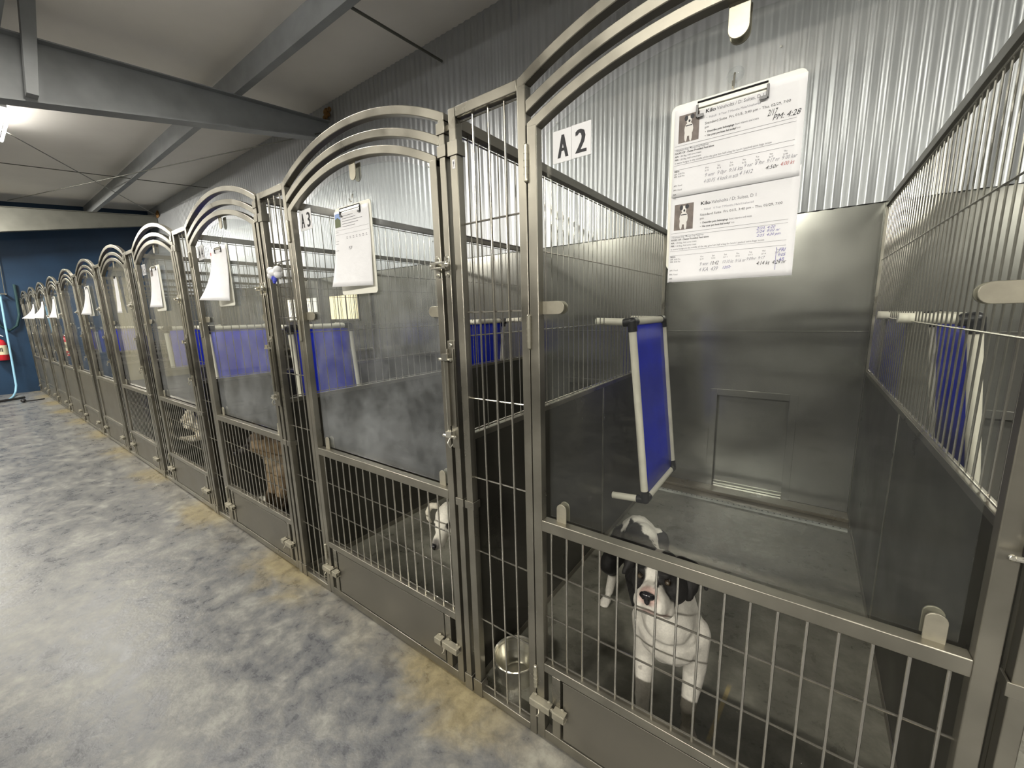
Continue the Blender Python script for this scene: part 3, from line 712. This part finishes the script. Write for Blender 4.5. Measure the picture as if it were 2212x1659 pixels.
# A 3
hook(1, .748, 1.800); clipboard(1, .634, .858, 1.442, 1.763, .675, .800)
o, fn = sheet(1, .632, .848, 1.468, 1.750, 'printed sheet on the clipboard of gate A 3, its lower left corner curling outward', .0128, .030)
dog_photo(o, fn, .636, .672, 1.692, 1.742, .0124, 'park')
m = MB(); g_ = MB()
for i, (t, wd) in enumerate((('Luna  /  A: Suites, A 3', .075), ('Labrador  2 Years Female', .07), ('Standard Suite Fri, 02/16 - Sun, 02/18, 5:00', .115))):
    pass
for i, wd in enumerate((.07, .085, .125, .10, .08)):
    z = 1.728 - .0095 * i; g_.box(.682, .682 + wd, .01235, .01245, z, z + .0016)
for z in (1.680, 1.664): g_.box(.636, .842, .01235, .01245, z, z + .0006)
for i in range(7): g_.box(.705 + .0195 * i, .712 + .0195 * i, .01235, .01245, 1.650, 1.652); g_.box(.705 + .0195 * i, .714 + .0195 * i, .01235, .01245, 1.645, 1.6465)
for z in (1.673, 1.640, 1.630, 1.605): g_.box(.637, .655, .01235, .01245, z, z + .0013)
surf(g_, fn).build('printed_text', 'greyink', o, fix=False, smooth=False)
scribble(m, '9:29', .716, 1.605, .016, .0123, .020); surf(m, fn).build('handwriting', 'ink', o, fix=False, smooth=False)
# A 4
hook(2, .735, 1.798); clipboard(2, .600, .815, 1.437, 1.760, .655, .745)
o, fn = sheet(2, .600, .806, 1.462, 1.755, 'blank white sheet on the clipboard of gate A 4, curling out from its lower left', .0125, .075)
o, fn = sheet(2, .575, .665, 1.600, 1.757, 'small sheet with a red photo tucked behind the curling page of gate A 4', .0142, .004)
dog_photo(o, fn, .580, .615, 1.690, 1.735, .0138, 'redpic')
g_ = MB()
for i in range(4): g_.box(.622, .66, .01375, .01385, 1.735 - .011 * i, 1.737 - .011 * i)
surf(g_, fn).build('printed_text', 'greyink', o, fix=False, smooth=False)
# A 5
hook(3, .745, 1.795); clipboard(3, .620, .835, 1.440, 1.761, .665, .770)
o, fn = sheet(3, .615, .800, 1.465, 1.752, 'sheet with a small photo on the clipboard of the fourth gate', .0125, .030)
dog_photo(o, fn, .625, .68, 1.69, 1.735, .0121)
# further sheets
o, fn = sheet(4, .690, .800, 1.452, 1.765, 'narrow strip of paper hanging on the fifth gate', .015, .012)
m = MB().box(.715, .765, .008, .016, 1.755, 1.775); m.build('clip', 'black', o)
clipboard(5, .560, .775, 1.446, 1.767, .63, .72)
sheet(5, .565, .745, 1.46, 1.76, 'white sheet hanging on the sixth gate, bent away from its board', .012, .055)
clipboard(7, .560, .775, 1.450, 1.765, .63, .72)
sheet(7, .565, .745, 1.46, 1.76, 'white sheet on the eighth gate along the row', .012, .06)
sheet(8, .565, .745, 1.47, 1.74, 'sheet curling far outward on the ninth gate along the row', .012, .13)
sheet(9, .565, .745, 1.48, 1.74, 'farthest sheet, curling outward on the tenth gate', .012, .13)
# little tag on the left post of A 2, waste bag dispenser at A 3
r = tag(empty('post_sticker', (0, 0, 0)), 'tiny white sticker on the post left of the narrow A 2 side grille', 'sticker')
MB().box(.0505, .0615, -.0006, -.0001, 1.765, 1.789).build('sticker', 'whiteplastic', r, .0002)
MB().box(.054, .058, -.0009, -.0006, 1.777, 1.784).box(.0552, .0566, -.0009, -.0006, 1.770, 1.777).build('print', 'greyink', r)
r = tag(empty('bag_dispenser', (-1.055, -.018, 1.563)), 'white bone-shaped bag dispenser with blue bag hanging on the A 3 side grille', 'bag dispenser')
m = MB().tube([(-.028, 0, 0), (.028, 0, 0)], .017, 14)
for sx in (-1, 1):
    for sz in (-1, 1): m.ball((sx * .032, 0, sz * .011), (.019, .018, .017), 14)
m.build('dispenser_body', 'whiteplastic', r)
MB().tube([(.004, .002, .018), (.012, .012, .035), (.018, .028, .045)], .003, 8).ball((.008, .0, .024), .008, 8).build('hanging_clip', 'clip', r)
m = MB()
for i in range(5): m.ball((-.012 + .008 * i * .6, -.004 + .003 * (i % 2), -.024 - .007 * (i % 3)), (.009, .008, .012), 8)
m.build('bag', 'bagblue', r)
# ------------------------------------------------------------------ far wall things
r = tag(empty('fire_extinguisher', (-12.10, -.40, .70)), 'red fire extinguisher hanging on the dark blue end wall at the left edge', 'fire extinguisher')
MB().lathe([(.0005, 0), (.085, .0), (.092, .02), (.092, .33), (.07, .39), (.03, .42), (.025, .45), (.0005, .45)], (0, 0, 0), 28).build('cylinder_body', 'red', r)
m = MB(); n = 20; v = []; f = []
for i in range(n + 1):
    a = math.pi * (-.72 + 1.2 * i / n); v += [(.0935 * math.cos(a), .0935 * math.sin(a), .11), (.0935 * math.cos(a), .0935 * math.sin(a), .30)]
for i in range(n): f.append((2 * i, 2 * i + 2, 2 * i + 3, 2 * i + 1))
m.add(v, f).build('label_band', 'labelw', r, fix=False)
m = MB()
for i in range(3): m.box(.094, .0945, -.03 + .02 * i, -.018 + .02 * i, .17, .25)
m.build('label_print', 'ink', r)
MB().box(-.02, .05, -.012, .012, .45, .475).tube([(.0, .0, .48), (.05, .03, .50), (.07, .07, .47)], .008, 8).build('handle', 'whiteplastic', r)
MB().tube([(.02, -.02, .46), (.06, -.08, .44), (.05, -.11, .35), (.03, -.105, .2)], .009, 8).build('discharge_hose', 'black', r)
hz = MB().tube([(-12.12, -.235, 1.99), (-12.13, -.24, 1.93), (-12.05, -.270, 1.38), (-11.97, -.295, .735), (-11.97, -.32, .184), (-11.9, -.35, .06), (-11.5, -.41, .018), (-10.95, -.50, .018)], .016, 10).build('water_hose', 'hose')
tag(hz, 'pale blue hose hanging down the end wall to the floor', 'hose')
lp = [(-12.172, -.026, 2.2), (-12.172, -.035, 1.9), (-12.15, -.052, 1.59), (-12.15, -.114, 1.376), (-12.15, -.221, 1.282), (-12.15, -.33, 1.385), (-12.15, -.40, 1.7), (-12.15, -.43, 2.0)]
tag(MB().tube(lp, .022, 10).build('water_hose', 'darkhose'), 'dark green hose looped in a big U on the end wall', 'hose')
m = MB().tube([(-12.195, -.173, 2.0), (-12.08, -.175, 2.0)], .02, 10).tube([(-12.08, -.175, 2.0), (-12.08, -.45, 2.02)], .014, 10)
tag(m.build('hose_hook', 'wire'), 'white wall hook at the top of the pale blue hose', 'hook')
tag(MB().tube([(-12.17, -.173, 2.01), (-12.17, -.150, 2.5), (-12.17, -.14, 3.1)], .006, 8).build('wall_cable', 'cable'), 'thin cable running up the end wall above the hose hook', 'cable')
r = tag(empty('floor_squeegee', (-10.75, -.45, 0)), 'black floor squeegee lying near the end wall at the left edge', 'squeegee')
MB().tube([(-.25, .15, .03), (.0, -.25, .03)], .022, 10).build('blade_holder', 'black', r)
MB().ball((.30, .10, .035), (.06, .035, .034), 12).build('handle_end', 'black', r)
tag(MB().tube([(-10.55, -.35, .012), (-10.5, -.2, .012), (-10.55, -.09, .012)], .010, 8).build('floor_cable', 'black'), 'short black cable on the floor by the last gates', 'cable')
# ------------------------------------------------------------------ ceiling lights
FL = ['ceiling tube light far out over the room, rightmost of its line', 'ceiling tube light far out over the room, opposite the nearest kennel', 'ceiling tube light far out over the room, opposite the third kennel', 'glowing ceiling tube light near the kennel fronts at the left edge', 'ceiling tube light far out over the room, leftmost of its line', 'added fill tube light, out of view over the corridor right of the camera', 'added fill tube light, out of view by the dark blue end wall', 'added fill tube light, out of view over the corridor left of the camera']
for (fx, fy), lb in zip(FIX, FL):
    z = ceil_z(fy) - .19
    r = tag(empty('ceiling_light', (fx, fy, z)), lb, 'ceiling light', 'corridor tube lights')
    if fy < -1: r.rotation_euler = (math.radians(52), 0, 0)
    MB().prism([(-.022, .05), (.022, .05), (.022, -.004), (-.022, -.004)], 0, -.62, .62).build('fixture_body', 'whiteplastic', r)
    for s in (-1, 1): MB().tube([(-.59, s * .042, -.012), (.59, s * .042, -.012)], .013, 12).build('tube', 'tube', r)
    if fy > -1:
        for s in (-1, 1): MB().tube([(s * .5, 0, .05), (s * .5, 0, .19 - .003)], .004, 6).build('hanger', 'cable', r)
# ------------------------------------------------------------------ dogs
ICO = None
def ico():
    global ICO
    if ICO is None:
        bm = bmesh.new(); bmesh.ops.create_icosphere(bm, subdivisions=2, radius=1); ICO = ([v.co.copy() for v in bm.verts], [tuple(v.index for v in f.verts) for f in bm.faces]); bm.free()
    return ICO
class Blob:
    def __init__(s): s.m = MB()
    def e(s, c, r, M3=None):
        r = r if isinstance(r, (tuple, list)) else (r, r, r); v, f = ico(); c = Vector(c)
        q = [Vector((a.x * r[0], a.y * r[1], a.z * r[2])) for a in v]
        if M3: q = [M3 @ a for a in q]
        s.m.add([c + a for a in q], f); return s
    def c(s, *pr):
        for (p, r), (q, t) in zip(pr, pr[1:]):
            p = Vector(p); q = Vector(q); n = max(2, int((q - p).length / (min(r, t) * .28)))
            for i in range(n + 1): a = i / n; s.e(p.lerp(q, a), r + (t - r) * a)
        return s
    def done(s, name, mat, parent, voxel, smooth=6, colour=None, rough=None):
        o = s.m.build(name, mat, None, fix=False)
        r = o.modifiers.new('r', 'REMESH'); r.mode = 'VOXEL'; r.voxel_size = voxel
        sm = o.modifiers.new('s', 'SMOOTH'); sm.factor = .5; sm.iterations = smooth
        dg = bpy.context.evaluated_depsgraph_get(); me = bpy.data.meshes.new_from_object(o.evaluated_get(dg))
        bpy.data.objects.remove(o); me.name = name
        if rough:
            for v in me.vertices:
                n = mnoise.noise(v.co * rough[0]) + .6 * mnoise.noise(v.co * rough[0] * 2.3)
                v.co += v.normal * n * rough[1]
        if colour:
            at = me.color_attributes.new('fur', 'FLOAT_COLOR', 'POINT'); d = []
            for v in me.vertices: d += [*colour(v.co), 1]
            at.data.foreach_set('color', d)
        me.polygons.foreach_set('use_smooth', [True] * len(me.polygons)); me.materials.clear(); me.materials.append(M[mat])
        o = bpy.data.objects.new(name, me); COL.objects.link(o)
        if parent: o.parent = parent; o.matrix_parent_inverse = Matrix.Translation(-parent.location)
        return o
def inv_(o, root): o.parent = root; o.matrix_parent_inverse = Matrix.Translation(-root.location); return o
def sm(a, b, x):
    t = max(0, min(1, (x - a) / (b - a))); return t * t * (3 - 2 * t)
def mixc(a, b, t): return tuple(a[i] + (b[i] - a[i]) * t for i in range(3))
def frame(cols): return Matrix(cols)
def paw(B, c, ang, r=.021):
    """c on the ground, toes pointing along ang"""
    f = Vector((math.cos(ang), math.sin(ang), 0)); l = Vector((-f.y, f.x, 0)); c = Vector(c)
    B.e(c + Vector((0, 0, r * 1.05)), r * 1.12)
    for i, s in enumerate((-1.15, -.4, .4, 1.15)):
        q = c + f * (r * (1.45 if abs(s) < 1 else 1.1)) + l * s * r * .68
        B.e(q + Vector((0, 0, r * .55)), (r * .50,) * 3); B.e(q - f * r * .5 + Vector((0, 0, r * .8)), (r * .50,) * 3)
        B.e(q + f * r * .28 + Vector((0, 0, r * .45)), (r * .36,) * 3)
WH = (.68, .65, .58); BK = (.016, .015, .014); PK = (.50, .30, .26)
# --- black and white dog standing in kennel A 2
def dog_main():
    root = tag(empty('dog', (.50, .50, 0)), 'black and white dog standing in the nearest kennel, looking up through the grille', 'dog')
    hc = Vector((.622, .180, .595)); S = 1.097
    HM = Matrix(((-.005, .994, -.105), (-.989, .010, .150), (.150, .104, .983)))
    def h(x, y, z): return hc + HM @ (Vector((x, y, z)) * S)
    B = Blob()
    # trunk
    B.e((.365, .765, .352), (.082, .085, .088)); B.c(((.372, .755, .350), .084), ((.43, .63, .345), .080), ((.50, .50, .340), .092), ((.575, .385, .345), .104), ((.625, .300, .355), .108))
    B.e((.632, .268, .352), (.098, .08, .105)); B.e((.636, .255, .385), (.085, .07, .08))
    B.e((.40, .70, .372), (.075, .08, .075))
    # neck
    B.c(((.628, .300, .41), .086), ((.632, .262, .48), .074), ((.630, .230, .55), .066))
    B.c(((.634, .235, .43), .080), ((.634, .215, .50), .062))
    # front legs
    for (a, e, w_, p, an) in (((.565, .285, .36), (.556, .285, .235), (.566, .240, .115), (.575, .205, 0), -1.45), ((.695, .295, .36), (.708, .300, .235), (.700, .275, .12), (.702, .270, 0), -1.15)):
        B.c((a, .056), (e, .036), (w_, .024), ((p[0], p[1] + .006, .045), .021)); paw(B, p, an, .022)
        B.e((w_[0], w_[1] - .004, w_[2] - .01), .0255)
    # hind legs
    for (hp, kn, hk, pa, an, r0) in (((.312, .735, .335), (.272, .665, .225), (.262, .745, .135), (.252, .690, 0), -1.75, .058), ((.440, .790, .335), (.452, .735, .225), (.462, .815, .135), (.462, .770, 0), -1.4, .058)):
        B.c((hp, r0), (kn, .044), (hk, .0235), ((pa[0], pa[1] + .030, .045), .0195)); B.e(Vector(hp).lerp(Vector(kn), .4), (.055, .07, .075)); paw(B, pa, an, .020)
    # tail
    B.c(((.345, .845, .38), .024), ((.325, .895, .33), .016), ((.318, .915, .26), .011), ((.325, .925, .19), .007))
    # head
    B.e(h(0, 0, .008), (.066 * S, .060 * S, .056 * S), HM); B.e(h(-.01, 0, .03), (.052 * S, .048 * S, .034 * S), HM)
    for s in (-1, 1):
        B.e(h(.008, s * .042, -.018), (.042 * S, .030 * S, .040 * S), HM)       # cheek
        B.e(h(.050, s * .027, .028), (.014 * S, .014 * S, .009 * S), HM)         # brow
        B.e(h(.076, s * .022, -.034), (.034 * S, .023 * S, .028 * S), HM)        # lip
        B.e(h(.056, s * .032, -.052), (.030 * S, .018 * S, .024 * S), HM)        # jowl
    B.e(h(.070, 0, -.012), (.046 * S, .030 * S, .026 * S), HM); B.e(h(.055, 0, -.050), (.046 * S, .024 * S, .018 * S), HM); B.e(h(.092, 0, -.016), (.022 * S, .022 * S, .020 * S), HM)
    def col(p):
        q = HM.transposed() @ (p - hc) / S
        n = mnoise.noise(p * 24) * .010 + mnoise.noise(p * 70) * .004
        head = q.length < .135 and p.z > .44 and q.x > -.075
        if head:
            blaze = abs(q.y + .004 + n * .6) - (.010 + .55 * max(0, .012 - q.z) * (1 if q.x > .02 else .3) + .10 * max(0, q.x - .045))
            muz = sm(.055, .064, q.x + n + (.018 - q.z) * .25 - abs(q.y) * .25) if q.z < .02 else 0
            chin = sm(-.048, -.058, q.z + n * .8 - max(0, -q.x) * .2 + (0.012 if q.y > .04 else 0))
            t = max(1 - sm(-.001, .003, blaze), muz if q.z < .006 else 0, chin if abs(q.y) < .075 else 0)
            c = mixc(BK, WH, t)
            pk = sm(.034, .018, (Vector((q.x - .112, q.y * .9, (q.z + .006) * 1.0))).length + n * .5)
            c = mixc(c, PK, pk * .75)
            lip = sm(.010, .004, abs(q.z + .052 + abs(q.y) * .12)) * sm(.07, .09, q.x); c = mixc(c, (.30, .16, .14), lip * .7)
            return c
        # body: black saddle over the back, white rump top, white front
        front = sm(.36, .30, p.y + n * 2 - (p.z - .35) * .25)
        side = p.x < .56 and p.y > .27 and p.z > .26
        t = front
        if p.z > .45: t = max(t, sm(.335, .30, p.y + n)) if p.y < .34 else t
        rump = p.y + (p.x - .36) * .9 + n * 3.5
        if p.z > .385: t = max(t, sm(.735, .745, rump))
        if p.z > .36 and p.x < .335: t = max(t, sm(.70, .71, rump + (p.z - .36)))
        leg = sm(.155, .145, p.z + n * 1.2); t = max(t, leg)
        if p.y > .6 and p.x > .40 and p.z < .33: t = max(t, sm(.30, .28, p.z + n))
        if side and p.y > .31 and p.y < .62: t = min(t, .0) if p.z > .28 else t
        if p.y > .26 and p.y < .345 and p.x < .575 and p.z > .30: t = min(t, sm(.30, .285, p.y + n + (p.x - .5) * .3))
        c = mixc(BK, WH, t)
        if t > .5 and mnoise.noise(p * 33) > .58 and p.z < .25: c = mixc(c, (.2, .18, .16), .6)
        return c
    B.done('body', 'fur', root, .0055, 5, col)
    # ears: folded flaps
    for s in (-1, 1):
        E = Blob(); a = h(-.018, s * .050, .040)
        tip = h(.004, s * .112, -.002) if s > 0 else h(.012, s * .094, -.010)
        if s > 0: E.c((a, .019), (h(-.018, .080, .036), .016), (h(-.006, .106, .026), .011), (tip, .007)); E.e(h(-.014, .070, -.002), (.012 * S, .024 * S, .040 * S), HM); E.e(h(-.004, .066, -.026), (.010 * S, .018 * S, .026 * S), HM)
        else: E.c((a, .019), (h(-.018, -.076, .034), .016), (tip, .008)); E.e(h(-.006, -.082, .014), (.009 * S, .016 * S, .020 * S), HM)
        E.done('ear', 'fur', root, .004, 4, lambda p: BK)
    for s in (-1, 1):
        q = inv_(MB().ball(h(.0535, s * .034, .013), .0098, 16).build('eye', 'eye', fix=False), root)
        q = inv_(MB().ball(h(.0575, s * .0345, .013), .0070, 14).build('iris', 'eyewhite', fix=False), root)
    N = Blob(); N.e(h(.1145, 0, -.004), (.010 * S, .016 * S, .011 * S), HM); N.e(h(.113, 0, -.016), (.007 * S, .008 * S, .012 * S), HM)
    for s in (-1, 1): N.e(h(.110, s * .012, -.006), (.009 * S, .007 * S, .008 * S), HM)
    N.done('nose', 'nose', root, .003, 2)
    for s in (-1, 1):
        inv_(MB().ball(h(.1235, s * .0065, -.006), (.003, .003, .004), 10).build('nostril', 'hole', fix=False), root)
dog_main()
# --- white dog in kennel A 3
def dog_white():
    root = tag(empty('dog', (-.17, .50, 0)), 'short-haired white dog peering through the lower grille of gate A 3', 'dog')
    hc = Vector((-.257, .205, .506)); S = 1.087
    HM = Matrix(((.281, .957, -.068), (-.925, .251, -.286), (-.256, .143, .956)))
    def h(x, y, z): return hc + HM @ (Vector((x, y, z)) * S)
    B = Blob(); c0 = (.74, .71, .62)
    B.c(((-.10, .80, .40), .085), ((-.12, .60, .40), .085), ((-.14, .40, .40), .105), ((-.15, .33, .42), .10)); B.c(((-.16, .33, .44), .08), ((-.22, .27, .50), .062))
    for (a, e, w_, p) in (((-.205, .33, .36), (-.205, .32, .22), (-.19, .25, .11), (-.15, .17, 0)), ((-.09, .33, .36), (-.08, .34, .22), (-.085, .30, .11), (-.09, .27, 0))):
        B.c((a, .05), (e, .034), (w_, .023), ((p[0], p[1] + .02, .04), .02)); paw(B, p, -1.9, .021)
    for (hp, kn, hk, pa) in (((-.16, .80, .37), (-.18, .72, .24), (-.175, .80, .13), (-.175, .76, 0)), ((-.06, .82, .37), (-.04, .74, .24), (-.045, .82, .13), (-.045, .78, 0))):
        B.c((hp, .06), (kn, .042), (hk, .024), ((pa[0], pa[1] + .03, .045), .02)); paw(B, pa, -1.5, .020)
    B.c(((-.10, .88, .43), .022), ((-.09, .97, .40), .014), ((-.08, 1.03, .32), .009))
    B.e(h(0, 0, .008), (.064 * S, .052 * S, .054 * S), HM); B.e(h(.04, 0, .0), (.05 * S, .036 * S, .036 * S), HM)
    B.e(h(.085, 0, -.016), (.052 * S, .024 * S, .024 * S), HM); B.e(h(.12, 0, -.018), (.022 * S, .019 * S, .018 * S), HM); B.e(h(.09, 0, -.036), (.044 * S, .018 * S, .013 * S), HM)
    for s in (-1, 1): B.e(h(.03, s * .026, -.02), (.035 * S, .022 * S, .03 * S), HM); B.e(h(.048, s * .024, .024), (.014 * S, .012 * S, .008 * S), HM)
    def col(p):
        q = HM.transposed() @ (p - hc) / S
        c = c0
        if q.length < .2: c = mixc(c, (.09, .08, .08), sm(.036, .022, (Vector((q.x - .140, q.y, q.z + .004))).length) * .8)
        for s in (-1, 1): c = mixc(c, (.03, .025, .02), sm(.0155, .011, (q - Vector((.056, s * .030, .012))).length))
        return c
    B.done('body', 'fur', root, .0055, 5, col)
    for s in (-1, 1):
        E = Blob(); E.c((h(-.01, s * .048, .048), .014), (h(-.008, s * .070, .052), .013), (h(.004, s * .088, .030), .011), (h(.012, s * .090, .004), .009), (h(.014, s * .084, -.012), .006))
        E.done('ear', 'fur', root, .004, 4, lambda p: (.62, .58, .48))
        inv_(MB().ball(h(.0555, s * .030, .012), .0085, 14).build('eye', 'eye', fix=False), root)
    N = Blob(); N.e(h(.140, 0, -.008), (.010 * S, .014 * S, .011 * S), HM); N.e(h(.137, 0, -.018), (.008 * S, .007 * S, .010 * S), HM); N.done('nose', 'nose', root, .003, 2)
dog_white()
# --- shepherd type dog sitting in kennel A 4
def dog_brown():
    root = tag(empty('dog', (-1.80, .42, 0)), 'brown, tan and black dog sitting behind the grille of gate A 4', 'dog')
    TAN = (.24, .175, .105); GR = (.20, .16, .11); DK = (.018, .015, .012)
    B = Blob()
    B.c(((-1.76, .60, .14), .115), ((-1.78, .50, .26), .11), ((-1.80, .38, .37), .105), ((-1.815, .32, .44), .085)); B.c(((-1.81, .33, .45), .080), ((-1.82, .25, .53), .066))
    for (a, e, w_, p) in (((-1.87, .32, .36), (-1.88, .30, .22), (-1.875, .25, .11), (-1.875, .20, 0)), ((-1.76, .32, .36), (-1.75, .30, .22), (-1.755, .25, .11), (-1.755, .20, 0))):
        B.c((a, .055), (e, .037), (w_, .026), ((p[0], p[1] + .01, .045), .023)); paw(B, p, -1.6, .024)
    for s in (-1, 1): B.c(((-1.77 + s * .10, .58, .14), .075), ((-1.78 + s * .13, .44, .10), .05), ((-1.78 + s * .12, .36, .03), .028)); paw(B, (-1.78 + s * .12, .33, 0), -1.6, .022)
    B.c(((-1.75, .70, .06), .035), ((-1.70, .82, .035), .03), ((-1.64, .92, .03), .02))
    hc = Vector((-1.835, .235, .575)); f = Vector((-.35, -.90, -.28)).normalized(); l = Vector((0, 0, 1)).cross(f).normalized(); u = f.cross(l); HM = Matrix((f, l, u)).transposed()
    def h(x, y, z): return hc + HM @ Vector((x, y, z))
    B.e(h(0, 0, 0), (.075, .068, .062), HM); B.e(h(.07, 0, -.02), (.055, .032, .030), HM); B.e(h(.11, 0, -.026), (.035, .024, .024), HM)
    for s in (-1, 1): B.e(h(.02, s * .04, -.03), (.05, .03, .04), HM)
    def col(p):
        n = mnoise.noise(p * 18) * .03; q = HM.transposed() @ (p - hc)
        if q.length < .16 and p.z > .46:
            t = sm(.02, .04, q.x + n - q.z * .2); c = mixc(TAN, DK, t * sm(.05, .035, abs(q.y))); 
            return mixc(c, DK, sm(.015, .035, q.z + n) * .6)
        c = mixc(TAN, GR, sm(.30, .45, p.z + n)); c = mixc(c, DK, sm(.36, .46, p.y + n - (p.z - .3) * .2) * .9)
        return mixc(c, (.34, .27, .17), sm(.30, .22, p.y + n) * sm(.2, .3, p.z) * .8)
    B.done('body', 'fur', root, .007, 4, col, (30, .004))
    for s in (-1, 1):
        m = MB(); a = h(-.02, s * .035, .045); b = h(-.02, s * .070, .025); t = h(-.005, s * .075, .115); c = h(-.035, s * .052, .05)
        E = Blob(); E.c((a.lerp(b, .5), .026), (a.lerp(b, .5).lerp(t, .5), .018), (t, .006)); E.done('ear', 'fur', root, .005, 3, lambda p: (.10, .075, .05))
        inv_(MB().ball(h(.062, s * .030, .018), .009, 12).build('eye', 'eye', fix=False), root)
    inv_(MB().ball(h(.147, 0, -.018), (.014, .016, .012), 14).build('nose', 'nose', fix=False), root)
dog_brown()
_b = [o for o in bpy.data.objects if o.get('label', '').startswith('brown, tan')][0]; _b.location.x -= .12; _b.location.y -= .07
# --- white fluffy dog standing up at the grille of the fourth gate
def dog_fluffy():
    root = tag(empty('dog', (-3.13, .30, 0)), 'small fluffy cream-white dog standing up at the grille of the fourth gate', 'dog')
    class SB(Blob):
        def e(s_, c, r, M3=None):
            r = r if isinstance(r, (tuple, list)) else (r, r, r); k_ = .66; c = Vector(c)
            if c.z > .46: c = Vector((-3.165, .11, .56)) + (c - Vector((-3.165, .11, .56))) * .72
            return Blob.e(s_, c, tuple(q * k_ for q in r), M3)
    B = SB(); F = (.78, .73, .60)
    B.c(((-3.10, .42, .20), .085), ((-3.11, .30, .33), .08), ((-3.13, .20, .44), .085)); B.c(((-3.13, .19, .46), .075), ((-3.16, .15, .54), .065))
    B.e((-3.175, .135, .575), .066); B.e((-3.17, .140, .625), .050); B.e((-3.19, .085, .555), .034); B.e((-3.135, .11, .50), .05)
    for s in (-1, 1):
        B.e((-3.175 + s * .060, .145, .560), (.026, .026, .052)); B.e((-3.175 + s * .066, .14, .52), (.024, .024, .032))
        B.c(((-3.12 + s * .045, .20, .40), .030), ((-3.125 + s * .045, .10, .41), .024), ((-3.125 + s * .045, .052, .42), .021)); B.c(((-3.10 + s * .06, .43, .19), .055), ((-3.10 + s * .065, .36, .10), .035), ((-3.10 + s * .065, .42, .05), .026), ((-3.10 + s * .065, .37, .022), .024))
    B.c(((-3.09, .50, .25), .025), ((-3.07, .56, .36), .035), ((-3.07, .55, .42), .03))
    B.done('body', 'fur', root, .006, 2, lambda p: mixc(F, (.55, .48, .35), sm(.0, .4, mnoise.noise(p * 30))), (48, .008))
    for dx in (-.022, .020): inv_(MB().ball((-3.186 + dx * .7, .078, .578), .006, 12).build('eye', 'eye', fix=False), root)
    inv_(MB().ball((-3.186, .064, .557), (.008, .007, .007), 12).build('nose', 'nose', fix=False), root)
dog_fluffy()
